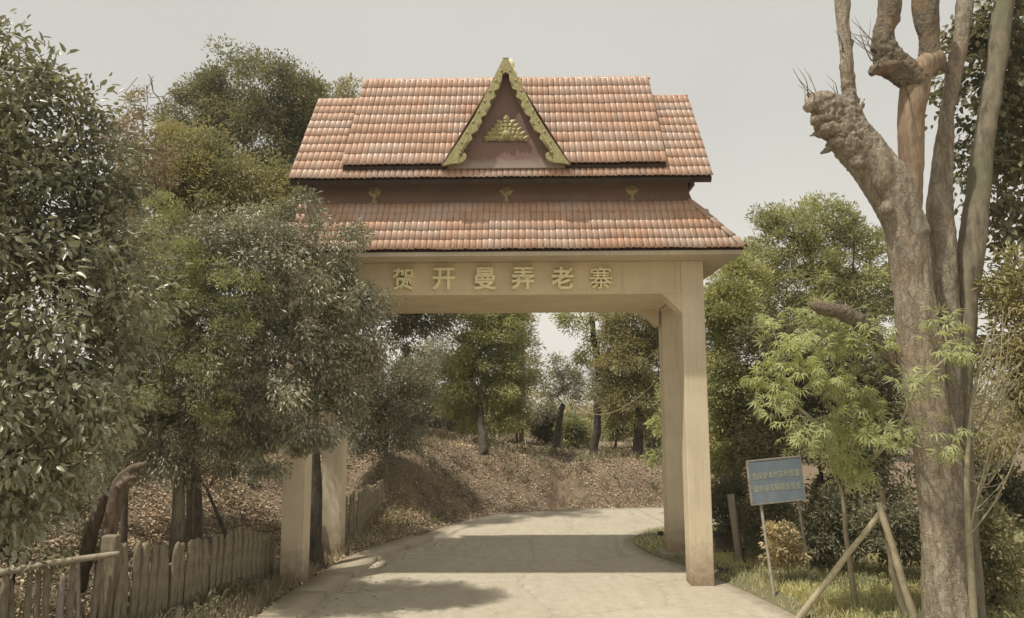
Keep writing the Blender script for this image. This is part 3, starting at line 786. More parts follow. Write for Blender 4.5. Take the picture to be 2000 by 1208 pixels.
def grow(rng, trunk, rads, centers, tip=.006, pen=.25, wig=.10, sag=0., kmin=4, maxr=None):
    """woody skeleton reaching every clump centre. trunk (n,3) with radii; returns verts, faces, twig directions"""
    pos = [np.array(p, float) for p in trunk]; par = [-1] + list(range(len(pos) - 1)); nt_ = len(pos)
    plen = [0.0]
    for i in range(1, nt_): plen.append(plen[-1] + np.linalg.norm(pos[i] - pos[i - 1]))
    start = max(0, int(nt_ * .35)) if nt_ > 3 else nt_ - 1
    A = np.zeros((4096 * 4, 3)); PL = np.full(4096 * 4, 1e9); n = nt_
    A[:n] = pos; PL[:n] = plen; PL[:start] = 1e6
    top = np.array(trunk[-1])
    order = np.argsort(np.linalg.norm(centers - top, axis=1)); ends = []; dirs = np.zeros_like(centers)
    for ci in order:
        c = centers[ci]; d = np.linalg.norm(A[:n] - c, axis=1) + pen * PL[:n] * 1.0
        # prefer attaching from below
        d = d + .35 * np.maximum(0, A[:n, 2] - c[2])
        b = int(np.argmin(d)); L_ = np.linalg.norm(c - A[b]); m = max(1, min(5, int(L_ / .28)))
        p0 = A[b].copy(); prev = b
        side = rng.normal(0, wig * L_, 3); side[2] += sag * L_
        for q in range(1, m + 1):
            t = q / m; p = p0 + (c - p0) * t + side * math.sin(math.pi * t) + (rng.normal(0, .02 * L_, 3) if q < m else 0)
            A[n] = p; PL[n] = PL[prev] + np.linalg.norm(p - A[prev]); par.append(prev); prev = n; n += 1
        ends.append(prev); dv = A[prev] - A[par[prev]]; dirs[ci] = dv / (np.linalg.norm(dv) + 1e-9)
    ch = [[] for _ in range(n)]
    for i in range(1, n): ch[par[i]].append(i)
    R = np.zeros(n)
    for i in range(n - 1, -1, -1):
        R[i] = tip if not ch[i] else (sum(R[c] ** 2.3 for c in ch[i])) ** (1 / 2.3) + tip * .03
    lim = rads[-1] if maxr is None else maxr
    R[nt_:] = np.minimum(R[nt_:], lim * .8)
    for i in range(nt_): R[i] = rads[i]
    tubes = []; done = set(); stack = [(0, None)]
    tubes.append(tube(A[:nt_], rads, 10, .08)) if nt_ > 1 else None
    for i in range(nt_):
        for c in ch[i]:
            if c >= nt_: stack.append((c, i))
    stack = [s for s in stack if s[0] != 0]
    while stack:
        c, p = stack.pop(); chain = [A[p], A[c]]; rr = [min(R[c] * 1.15, R[p]), R[c]]; cur = c
        while ch[cur]:
            big = max(ch[cur], key=lambda z: R[z])
            for z in ch[cur]:
                if z != big: stack.append((z, cur))
            chain.append(A[big]); rr.append(R[big]); cur = big
        k = 8 if rr[0] > .05 else (5 if rr[0] > .02 else kmin - 1 if rr[0] < .009 else kmin)
        tubes.append(tube(chain, rr, k))
    v, f = join_tubes(tubes)
    return v, f, dirs

# leaf shapes: x along the blade, y across, z up; unit length
LEAF = {
 'broad': (np.array([(0, 0, 0), (.28, .5, .10), (.28, -.5, .10), (.32, 0, .0), (.70, .36, .06), (.70, -.36, .06), (.68, 0, -.05), (1, 0, -.12)]),
           np.array([(0, 3, 1), (0, 2, 3), (1, 3, 6), (1, 6, 4), (3, 2, 5), (3, 5, 6), (4, 6, 7), (6, 5, 7)])),
 'fold': (np.array([(0, 0, 0), (.45, .5, .12), (.45, -.5, .12), (1, 0, -.05)]), np.array([(0, 3, 1), (0, 2, 3)])),
 'blade': (np.array([(0, -.5, 0), (0, .5, 0), (.6, .35, .04), (.6, -.35, .04), (1, 0, -.12)]), np.array([(0, 1, 2), (0, 2, 3), (3, 2, 4)])),
}
def palm_leaf(n=7, spread=1.9, wd=.17):
    v, f = [], []
    for i in range(n):
        a = (-1 + 2 * i / (n - 1)) * spread; ln = .72 + .28 * math.cos(a * .8)
        ca, sa = math.cos(a), math.sin(a); b = len(v)
        for x, y, z in ((.06, 0, 0), (.45, wd / 2, .03), (.45, -wd / 2, .03), (.55, 0, -.02), (1, 0, -.42)):
            x *= ln; v.append((x * ca - y * sa, x * sa + y * ca, z * ln))
        f += [(b, b + 3, b + 1), (b, b + 2, b + 3), (b + 1, b + 3, b + 4), (b + 3, b + 2, b + 4)]
    return np.array(v), np.array(f)
LEAF['palm'] = palm_leaf()
LEAF['trip'] = palm_leaf(3, 1.2, .32)

def leaf_frames(rng, pos, dirs, up=.6, jit=.8, droop=0., nrm=None):
    n = len(pos); X_ = dirs + rng.normal(0, jit, (n, 3)); X_[:, 2] -= droop
    X_ /= np.linalg.norm(X_, axis=1)[:, None] + 1e-9
    U_ = np.array([0, 0, up]) + rng.normal(0, .5, (n, 3)) + (nrm if nrm is not None else 0)
    Zv = U_ - X_ * (U_ * X_).sum(1)[:, None]; Zv /= np.linalg.norm(Zv, axis=1)[:, None] + 1e-9
    Yv = np.cross(Zv, X_); return X_, Yv, Zv
def leaf_batch(kind, pos, fr, size, ratio, rnd):
    T, Fc = LEAF[kind]; X_, Yv, Zv = fr; n = len(pos); s = np.asarray(size)[:, None, None]
    rt = np.asarray(ratio).reshape(-1, 1, 1) if np.ndim(ratio) else ratio
    v = pos[:, None] + s * (T[None, :, 0:1] * X_[:, None] + rt * T[None, :, 1:2] * Yv[:, None] + T[None, :, 2:3] * Zv[:, None])
    f = (Fc[None] + (np.arange(n) * len(T))[:, None, None]).reshape(-1, Fc.shape[1])
    return v.reshape(-1, 3), f, np.repeat(rnd, len(T))

def blob_centers(rng, blobs, n, shell=.45, zmin=None, gap=0):
    """blobs: (centre xyz, radii xyz, weight)"""
    W = np.array([b[1][0] * b[1][1] * b[1][2] * b[2] for b in blobs]) ** .75; W /= W.sum(); out = []
    for b, w_ in zip(blobs, W):
        k = max(2, int(round(n * w_))); d = rng.normal(0, 1, (k, 3)); d /= np.linalg.norm(d, axis=1)[:, None]
        r = rng.uniform(shell ** 3, 1, k) ** (1 / 3); r = np.where(rng.random(k) < .14, r * rng.uniform(1.05, 1.3, k), r)
        out.append(np.array(b[0]) + d * r[:, None] * np.array(b[1]))
    c = np.concatenate(out)
    if zmin is not None: c = c[c[:, 2] > zmin]
    return c
def PB(px, py, D, rx, ry, rd=None, wt=1.0):
    """crown lobe seen at px,py, rx by ry photo pixels large, at depth D; real metres come out"""
    c = P(px, py, D); a, b = rx * D / F, ry * D / F
    return ((c.x, c.y, c.z), (a, rd if rd else (a + b) * .5, b), wt)

ALL_TREES = []
def tree(name, label, cat, seed, base, blobs, leafm, barkm, nclump, nleaf, lsize, ratio=.45, kind='fold', rc=.28,
         trunk_r=.12, trunk_top=None, lean=None, droop=.2, up=.6, jit=.8, shell=.45, pen=.22, tip=.006, group=None,
         singles=0, zmin=None, wig=.1, sag=0., nochop=False, outward=.8, crown_name='crown'):
    rng = np.random.default_rng(seed)
    bx, by = base; bz = hz_(bx, by) - .05
    cen = blob_centers(rng, blobs, nclump, shell, zmin)
    mid = cen.mean(0)
    if trunk_top is None:
        tt = np.array([bx * .4 + mid[0] * .6, by * .4 + mid[1] * .6, bz + (cen[:, 2].min() - bz) * .5 + (mid[2] - bz) * .35])
    else: tt = np.array(trunk_top)
    if lean is None: lean = []
    pts = [np.array([bx, by, bz])] + [np.array(p) for p in lean] + [tt]
    tr = smooth_line3(pts, 5); m = len(tr)
    tr[1:-1] += rng.normal(0, .02 * trunk_r / .12, (m - 2, 3))
    rads = np.linspace(trunk_r, trunk_r * .55, m); rads[0] *= 1.35; rads[1] *= 1.08
    o = bpy.data.objects.new(name, None); o.location = (bx, by, bz); o.empty_display_size = .3; link(o); tag(o, label, cat, group)
    org = np.array([bx, by, bz])
    v, f, dirs = grow(rng, tr, rads, cen, tip=tip, pen=pen, wig=wig, sag=sag)
    npobj('trunk', v - org, f, barkm, o, smooth=True)
    per = max(1, nleaf // len(cen))
    ci = np.repeat(np.arange(len(cen)), per); n = len(ci)
    q = rng.normal(0, 1, (n, 3)); q /= np.linalg.norm(q, axis=1)[:, None]; q *= rng.uniform(.05, 1, n)[:, None] ** .6
    crc = rc * rng.uniform(.65, 1.3, len(cen))
    pos = cen[ci] + q * crc[ci][:, None] * np.array([1, 1, .75]) 
    out_ = cen - mid; out_ /= np.linalg.norm(out_, axis=1)[:, None] + 1e-9
    dl = q * .9 + out_[ci] * outward * .5 + dirs[ci] * .3
    fr = leaf_frames(rng, pos, dl, up, jit * .6, droop, nrm=out_[ci] * .35)
    size = lsize * rng.uniform(.65, 1.25, n)
    rnd = (rng.uniform(0, 1, len(cen))[ci] * .35 + rng.uniform(0, .65, n)) % 1
    rnd = np.clip(rnd, 0, .999)
    if singles:
        # nearest leaves inside the picture become objects of their own
        dx = pos[:, 0] / pos[:, 1] * F; dy = (pos[:, 2] - CZ) / pos[:, 1] * F
        vis = (np.abs(dx) < 985) & (pos[:, 1] > 2) & (dy < 760) & (dy > -330)
        key = np.where(vis, np.linalg.norm(pos - np.array([0, 0, CZ]), axis=1) / size, 1e9)
        pick = np.argsort(key)[:singles]; mask = np.ones(n, bool); mask[pick] = False
        T, Fc = LEAF[kind]; Tm = T * np.array([1, ratio, 1])
        me = npmesh('leaf', Tm, Fc, leafm, rnd=np.zeros(len(T)))
        for i in pick:
            l = bpy.data.objects.new('leaf', me); link(l, o); s = size[i]
            m4 = np.eye(4); m4[:3, 0] = fr[0][i] * s; m4[:3, 1] = fr[1][i] * s; m4[:3, 2] = fr[2][i] * s; m4[:3, 3] = pos[i] - org
            l.matrix_local = Matrix(m4.tolist())
        pos, size, rnd = pos[mask], size[mask], rnd[mask]; fr = tuple(a[mask] for a in fr)
    if len(pos):
        lv, lf, lr = leaf_batch(kind, pos, fr, size, ratio, rnd)
        c = npobj(crown_name, lv - org, lf, leafm, o, rnd=lr); c['kind'] = 'stuff'
    ALL_TREES.append(o); return o
def smooth_line3(pts, n=5):
    P_ = np.array(pts, float); out = []
    for i in range(len(P_) - 1):
        p0, p1, p2, p3 = P_[max(i - 1, 0)], P_[i], P_[i + 1], P_[min(i + 2, len(P_) - 1)]
        for t in np.linspace(0, 1, n, endpoint=False):
            out.append(.5 * ((2 * p1) + (p2 - p0) * t + (2 * p0 - 5 * p1 + 4 * p2 - p3) * t * t + (3 * p1 - p0 - 3 * p2 + p3) * t ** 3))
    out.append(P_[-1]); return np.array(out)
def PX(px, D): return (gx(px, D), D)
def PT3(px, py, D): return tuple(P(px, py, D))

# ---- left side -------------------------------------------------------------------------------
tree('broadleaf_tree', 'near tree with broad grey-green leaves filling the left edge', 'tree', 11, PX(-70, 7.0),
     [PB(5, 75, 6.9, 18, 40, wt=3), PB(60, 120, 7, 22, 40, wt=2), PB(-25, 60, 6.9, 20, 50, wt=3), PB(95, 170, 7, 25, 50, wt=2), PB(170, 230, 7.1, 40, 50), PB(240, 320, 7.3, 40, 60), PB(10, 980, 7.0, 110, 80), PB(-20, 170, 6.9, 70, 100), PB(40, 220, 6.9, 90, 120), PB(120, 260, 7.1, 70, 100), PB(-40, 380, 6.9, 190, 200), PB(110, 400, 7.1, 120, 140), PB(60, 600, 6.9, 210, 220), PB(190, 520, 7.4, 90, 160),
      PB(60, 820, 6.8, 200, 160), PB(190, 720, 7.2, 85, 130), PB(-60, 960, 6.8, 160, 110), PB(-150, 500, 7.4, 200, 400), PB(60, 900, 7.0, 140, 110), PB(200, 340, 7.4, 50, 80)],
     M['lf_near'], M['bark_mid'], 420, 33000, .095, .38, 'broad', .33, .10, trunk_top=PT3(-20, 760, 7.0), droop=.55, up=.5, jit=.9, singles=300, pen=.15, shell=.25)
tree('slender_leaf_tree', 'grey-olive tree with small glinting leaves in front of the left columns', 'tree', 12, PX(344, 11.6),
     [PB(300, 600, 11.8, 110, 180), PB(270, 820, 11.6, 70, 130), PB(370, 900, 11.5, 70, 50), PB(480, 880, 11.2, 70, 50), PB(560, 870, 11.2, 50, 45), PB(200, 930, 11.4, 50, 60), PB(560, 540, 10.9, 120, 110), PB(480, 450, 11.0, 110, 70), PB(640, 620, 10.9, 95, 90), PB(400, 620, 11.4, 120, 160), PB(500, 720, 11, 150, 110), PB(640, 720, 10.9, 70, 80),
      PB(330, 780, 11.6, 80, 80), PB(590, 830, 11.0, 60, 50), PB(450, 830, 11.4, 110, 50), PB(715, 590, 10.8, 40, 50, wt=1.5), PB(670, 480, 10.8, 40, 50, wt=1.5), PB(740, 690, 10.8, 20, 30, wt=3), PB(670, 800, 10.9, 30, 55, wt=1.5), PB(590, 440, 11, 50, 60, wt=1.3)],
     M['lf_grey'], M['bark_grey'], 560, 78000, .080, .34, 'fold', .25, .13, trunk_top=PT3(352, 905, 11.5), droop=.75, up=.4, jit=.9, shell=.3, pen=.12, sag=.05)
tree('yellow_green_shrub', 'bright yellow-green young shrub tree in the middle of the left foliage', 'shrub', 13, PX(385, 12.2),
     [PB(340, 500, 10.3, 60, 60), PB(420, 560, 10.2, 60, 60), PB(330, 620, 10.3, 45, 70), PB(450, 640, 10.2, 55, 45), PB(400, 720, 10.3, 60, 50), PB(320, 400, 10.6, 40, 50), PB(500, 560, 10.2, 30, 30), PB(300, 760, 10.4, 40, 50), PB(420, 800, 10.3, 50, 40)],
     M['lf_yel'], M['bark_mid'], 170, 15000, .045, .4, 'fold', .14, .03, droop=.1, shell=.2, up=.7, tip=.004)
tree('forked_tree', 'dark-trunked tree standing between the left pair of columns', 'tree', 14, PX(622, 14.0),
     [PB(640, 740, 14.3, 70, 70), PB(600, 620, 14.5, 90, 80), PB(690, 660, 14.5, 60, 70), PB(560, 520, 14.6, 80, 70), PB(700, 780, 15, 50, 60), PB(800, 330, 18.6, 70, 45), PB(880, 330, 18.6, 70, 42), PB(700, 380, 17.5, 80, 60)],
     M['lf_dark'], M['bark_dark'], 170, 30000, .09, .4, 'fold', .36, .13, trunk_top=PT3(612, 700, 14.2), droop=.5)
tree('domed_tree', 'tall round-crowned dark tree rising behind the left of the gate roof', 'tree', 15, PX(500, 24),
     [PB(510, 190, 24, 120, 75), PB(400, 230, 24, 65, 85), PB(600, 230, 24.2, 62, 85), PB(500, 290, 24.3, 140, 100), PB(440, 400, 24, 110, 100), PB(590, 380, 24.3, 80, 120)],
     M['lf_dome'], M['bark_dark'], 420, 92000, .13, .36, 'fold', .55, .3, droop=.5, up=.7, shell=.75)
tree('round_crown_tree', 'small light-crowned tree top peeping over the left wing of the gate roof', 'tree', 16, PX(672, 27),
     [PB(675, 185, 27, 34, 26), PB(650, 240, 27, 50, 50)], M['lf_olive'], M['bark_mid'], 40, 6000, .14, .36, 'fold', .4, .14, droop=.3)
tree('mango_tree', 'mid-height olive tree between the near broadleaf and the domed tree', 'tree', 17, PX(380, 15.5),
     [PB(340, 320, 15.2, 80, 80), PB(430, 330, 15.4, 80, 80), PB(300, 410, 15.2, 70, 80), PB(400, 430, 15.2, 90, 70), PB(500, 380, 15.4, 70, 60), PB(330, 520, 15.3, 90, 80), PB(540, 360, 15.6, 30, 50), PB(250, 560, 15, 70, 130), PB(560, 500, 15.5, 80, 110)],
     M['lf_mid'], M['bark_mid'], 300, 56000, .095, .36, 'fold', .36, .16, droop=.45, shell=.3)
tree('russet_shrub', 'reddish half-dry shrub top against the sky left of the domed tree', 'shrub', 18, PX(250, 13),
     [PB(215, 290, 12.8, 30, 40), PB(270, 250, 13, 35, 45), PB(300, 330, 13, 40, 60), PB(240, 360, 13, 50, 60), PB(265, 200, 13, 14, 30)],
     M['lf_red'], M['bark_mid'], 70, 5500, .075, .4, 'fold', .22, .06, droop=.3)
tree('bare_tree', 'leafless grey twiggy tree top against the sky left of the domed tree', 'tree', 19, PX(300, 18),
     [PB(290, 190, 18, 45, 55), PB(320, 230, 18, 40, 60), PB(250, 220, 18, 30, 50)], M['lf_red'], M['bark_grey'], 90, 90, .03, .4, 'fold', .1, .05, tip=.008, pen=.3)
tree('leafy_shrub', 'dark leafy shrub on the litter slope behind the picket fence', 'shrub', 20, PX(470, 15.5),
     [PB(450, 800, 15.5, 70, 60), PB(540, 780, 15.6, 60, 60), PB(330, 820, 15.4, 90, 60), PB(250, 870, 14.6, 60, 80), PB(200, 960, 13.2, 50, 60), PB(430, 900, 15, 50, 40)], M['lf_dark'], M['bark_dark'], 110, 17000, .08, .4, 'fold', .3, .05)
tree('leafy_shrub', 'low dark shrub at the left edge beside the sagging rail', 'shrub', 21, PX(30, 9.9),
     [PB(20, 980, 9.9, 90, 60), PB(100, 950, 10.4, 60, 60), PB(60, 1060, 9.8, 60, 50)], M['lf_dark'], M['bark_dark'], 50, 5200, .075, .42, 'fold', .22, .03)

# ---- seen through the gate ----------------------------------------------------------------------
tree('bank_shrub', 'dense grey-olive shrub on the bank just right of the left rear column', 'shrub', 31, PX(752, 19.5),
     [PB(750, 760, 19.5, 50, 55), PB(780, 820, 19.5, 45, 60), PB(720, 850, 19.3, 40, 50), PB(800, 740, 20, 45, 50), PB(710, 760, 19.5, 30, 60)],
     M['lf_grey'], M['bark_grey'], 160, 34000, .085, .32, 'fold', .34, .07, droop=.3)
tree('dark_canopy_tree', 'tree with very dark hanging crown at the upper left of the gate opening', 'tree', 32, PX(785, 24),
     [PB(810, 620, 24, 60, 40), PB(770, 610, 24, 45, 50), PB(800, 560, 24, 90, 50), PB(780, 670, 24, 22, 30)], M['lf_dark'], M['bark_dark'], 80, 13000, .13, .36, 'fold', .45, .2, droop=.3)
tree('bank_tree', 'bushy fresh-green tree on the bank in the middle of the gate opening', 'tree', 33, PX(940, 23.2),
     [PB(930, 640, 25, 65, 45), PB(900, 700, 25, 45, 45), PB(985, 660, 25.2, 45, 60), PB(935, 735, 25, 70, 55), PB(1000, 760, 25.2, 45, 55), PB(900, 770, 24.8, 40, 30), PB(960, 600, 25.3, 70, 40), PB(885, 800, 24.8, 28, 22), PB(960, 810, 25.2, 70, 35)],
     M['lf_green'], M['bark_dark'], 230, 50000, .12, .36, 'fold', .40, .17, lean=[PT3(942, 860, 23.5)], trunk_top=PT3(935, 790, 24.6), droop=.25, shell=.4)
tree('slim_tree', 'thin pale-stemmed tree along the left side of the bright sky gap', 'tree', 34, PX(1018, 31),
     [PB(1020, 640, 31, 22, 50), PB(1010, 720, 31, 30, 40), PB(1035, 690, 31, 14, 25)], M['lf_olive'], M['bark_grey'], 40, 3600, .13, .36, 'fold', .4, .09, trunk_top=PT3(1022, 640, 31))
tree('leaning_tree', 'slender dark-stemmed tree curving upward right of the bright sky gap', 'tree', 35, PX(1155, 27),
     [PB(1120, 632, 27, 40, 20), PB(1165, 650, 27, 25, 25), PB(1150, 700, 27.2, 35, 30), PB(1185, 600, 27, 40, 30), PB(1100, 610, 27, 20, 14)],
     M['lf_green'], M['bark_dark'], 70, 5200, .12, .36, 'fold', .34, .16, lean=[PT3(1165, 830, 27), PT3(1170, 740, 27)], trunk_top=PT3(1155, 620, 27), shell=.2)
tree('dense_tree', 'tall dense tree filling the opening against the right rear column', 'tree', 36, PX(1248, 26),
     [PB(1235, 650, 26, 60, 50), PB(1220, 720, 26, 55, 60), PB(1270, 700, 26.3, 50, 80), PB(1250, 790, 26, 55, 60), PB(1200, 780, 26, 25, 30), PB(1290, 620, 26, 60, 50)],
     M['lf_olive'], M['bark_dark'], 220, 46000, .12, .36, 'fold', .42, .2, trunk_top=PT3(1245, 790, 26))
tree('gnarled_tree', 'small gnarled tree with crooked dark branches below the sky gap', 'tree', 37, PX(1085, 29),
     [PB(1080, 740, 29, 45, 35), PB(1120, 760, 29, 35, 35), PB(1060, 790, 29, 35, 35), PB(1110, 720, 29, 30, 25)],
     M['lf_grey'], M['bark_dark'], 70, 5500, .11, .36, 'fold', .34, .18, trunk_top=PT3(1100, 790, 29), shell=.3, wig=.25)
back = [(850, 800, 33, 42, 55, 'lf_grey', 'grey-leaved bush on the bank crest left of the middle tree'),
        (905, 830, 30, 30, 30, 'lf_dark', 'dark bush close behind the trunk of the middle bank tree'),
        (1010, 820, 31, 45, 40, 'lf_olive', 'olive bush in the shade right of the middle bank tree'),
        (1065, 840, 32, 28, 30, 'lf_dark', 'dark small bush under the gnarled tree'),
        (1125, 840, 31, 32, 30, 'lf_green', 'light green bush left of the curving dark stem'),
        (1200, 830, 31, 36, 34, 'lf_green', 'light green bush right of the curving dark stem'),
        (1175, 760, 38, 40, 50, 'lf_grey', 'pale hazy tree behind the curving dark stem'),
        (830, 700, 36, 55, 60, 'lf_grey', 'pale hazy tree beneath the dark crown at the left of the opening'),
        (1290, 850, 30, 40, 30, 'lf_dark', 'dark bush beside the foot of the dense tree')]
for i, (px, py, D, rx, ry, mt, lab) in enumerate(back):
    sub = [PB(px + RNG.uniform(-.4, .4) * rx, py + RNG.uniform(-.4, .4) * ry, D, rx * .62, ry * .62) for _ in range(4)]
    tree('bank_bush' if py > 790 else 'hazy_tree', lab, 'bush' if py > 790 else 'tree', 50 + i, PX(px, D), sub, M[mt], M['bark_mid'], 60, 6500, .13, .4, 'fold', .42, .07, zmin=hz_(*PX(px, D)) + .1)
tree('pale_sapling', 'thin light green sapling with pale stems against the right rear column', 'sapling', 38, PX(1300, 20.5),
     [PB(1290, 830, 20.3, 24, 30), PB(1305, 770, 20.3, 20, 30), PB(1280, 900, 20.3, 14, 20), PB(1312, 860, 20.3, 18, 30)], M['lf_bright'], M['twig'], 34, 1500, .12, .36, 'fold', .2, .035, tip=.009, trunk_top=PT3(1292, 880, 20.4))

# ---- right side -----------------------------------------------------------------------------------
tree('spreading_tree', 'open-crowned tree with visible fanning limbs behind the blue sign', 'tree', 41, PX(1640, 24),
     [PB(1625, 425, 24, 60, 36), PB(1540, 450, 24, 60, 40), PB(1690, 480, 24, 50, 42), PB(1480, 520, 24, 55, 55), PB(1590, 510, 24.2, 80, 50), PB(1690, 580, 24, 60, 60), PB(1560, 590, 24, 90, 60), PB(1450, 600, 24, 60, 60), PB(1500, 430, 24, 30, 20), PB(1740, 560, 24, 40, 60)],
     M['lf_green'], M['bark_dark'], 250, 46000, .13, .36, 'fold', .46, .24, trunk_top=PT3(1635, 690, 24), lean=[PT3(1640, 800, 24)], shell=.3, pen=.18, tip=.014)
tree('column_side_tree', 'sunlit medium-leaved tree hugging the right front column', 'tree', 42, PX(1440, 18),
     [PB(1420, 600, 17.5, 50, 60), PB(1450, 540, 17.8, 40, 40), PB(1440, 700, 17.5, 70, 70), PB(1400, 780, 17.5, 40, 60), PB(1480, 790, 17.3, 60, 60), PB(1420, 870, 17.5, 60, 45)],
     M['lf_green'], M['bark_dark'], 230, 42000, .105, .38, 'fold', .34, .15, shell=.45)
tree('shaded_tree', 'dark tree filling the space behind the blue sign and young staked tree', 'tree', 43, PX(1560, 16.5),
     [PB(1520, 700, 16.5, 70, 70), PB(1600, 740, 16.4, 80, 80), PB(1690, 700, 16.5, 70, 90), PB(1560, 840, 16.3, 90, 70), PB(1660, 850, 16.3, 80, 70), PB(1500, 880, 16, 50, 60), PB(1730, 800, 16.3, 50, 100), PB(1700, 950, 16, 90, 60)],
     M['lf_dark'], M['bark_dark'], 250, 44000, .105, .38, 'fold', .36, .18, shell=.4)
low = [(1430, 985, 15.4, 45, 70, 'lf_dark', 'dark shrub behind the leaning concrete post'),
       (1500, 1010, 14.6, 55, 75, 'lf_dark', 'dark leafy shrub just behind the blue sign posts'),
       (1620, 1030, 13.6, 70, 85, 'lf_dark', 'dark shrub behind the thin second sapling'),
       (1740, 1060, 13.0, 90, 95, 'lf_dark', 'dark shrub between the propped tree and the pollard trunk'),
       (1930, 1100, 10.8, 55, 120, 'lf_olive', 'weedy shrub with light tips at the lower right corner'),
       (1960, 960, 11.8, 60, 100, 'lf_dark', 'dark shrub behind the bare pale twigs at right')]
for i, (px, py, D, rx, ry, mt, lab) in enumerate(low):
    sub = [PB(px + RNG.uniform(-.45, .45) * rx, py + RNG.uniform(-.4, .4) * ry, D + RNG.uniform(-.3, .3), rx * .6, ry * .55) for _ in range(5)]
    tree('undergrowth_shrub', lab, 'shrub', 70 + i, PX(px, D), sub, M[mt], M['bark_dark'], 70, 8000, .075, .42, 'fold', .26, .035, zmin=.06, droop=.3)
tree('dry_shrub', 'small tan dried shrub behind the blue sign posts', 'shrub', 80, PX(1532, 12.7),
     [PB(1530, 1060, 12.7, 38, 34), PB(1545, 1090, 12.7, 30, 25), PB(1515, 1085, 12.7, 24, 26)], M['lf_dry'], M['twig'], 46, 2600, .075, .42, 'fold', .13, .02, tip=.005, droop=.5, zmin=.12)
tree('lanceleaf_tree', 'yellow-green narrow-leaved tree at the right edge above the bare twigs', 'tree', 81, PX(2010, 10.5),
     [PB(1960, 560, 10.3, 60, 60), PB(1990, 640, 10.3, 70, 80), PB(1950, 720, 10.4, 50, 60), PB(2010, 760, 10.3, 60, 90), PB(1940, 840, 10.6, 40, 50), PB(2060, 620, 10.4, 80, 160)],
     M['lf_olive'], M['bark_mid'], 110, 9000, .12, .24, 'fold', .26, .07, droop=.5)

# far wood closing the view beyond the bank and beyond the road
_r = np.random.default_rng(300); n = 90000; k = 700
cx_ = _r.uniform(-48, 50, k); cy_ = _r.uniform(36, 58, k); ch_ = _r.uniform(1.2, 3.4, k) * (1 + .35 * np.sin(cx_ * .35) + .25 * np.sin(cx_ * .9 + 1)) + np.where(np.abs(cx_ - 1) > 12, 1.6, 0)
i = _r.integers(0, k, n); hh = _r.uniform(0, 1, n) ** .8
w_ = 1.1 * np.sqrt(np.maximum(.05, 1 - (hh - .4) ** 2 * 2)); a = _r.uniform(0, 6.28, n); q = _r.uniform(.3, 1, n) ** .5 * w_
x = cx_[i] + np.cos(a) * q; y = cy_[i] + np.sin(a) * q; z = height(x, y) + hh * ch_[i]
d = np.stack([np.cos(a), np.sin(a), _r.normal(0, .4, n)], -1)
fr = leaf_frames(_r, np.stack([x, y, z], -1), d, .8, .5, .2)
lv, lf, lr = leaf_batch('fold', np.stack([x, y, z], -1), fr, .26 * _r.uniform(.6, 1.3, n), .42, (_r.uniform(0, 1, k)[i] * .5 + _r.uniform(0, .5, n)))
tag(npobj('distant_wood', lv, lf, M['lf_olive'], rnd=lr), 'low distant scrub and small trees closing the view', None, kind='stuff')
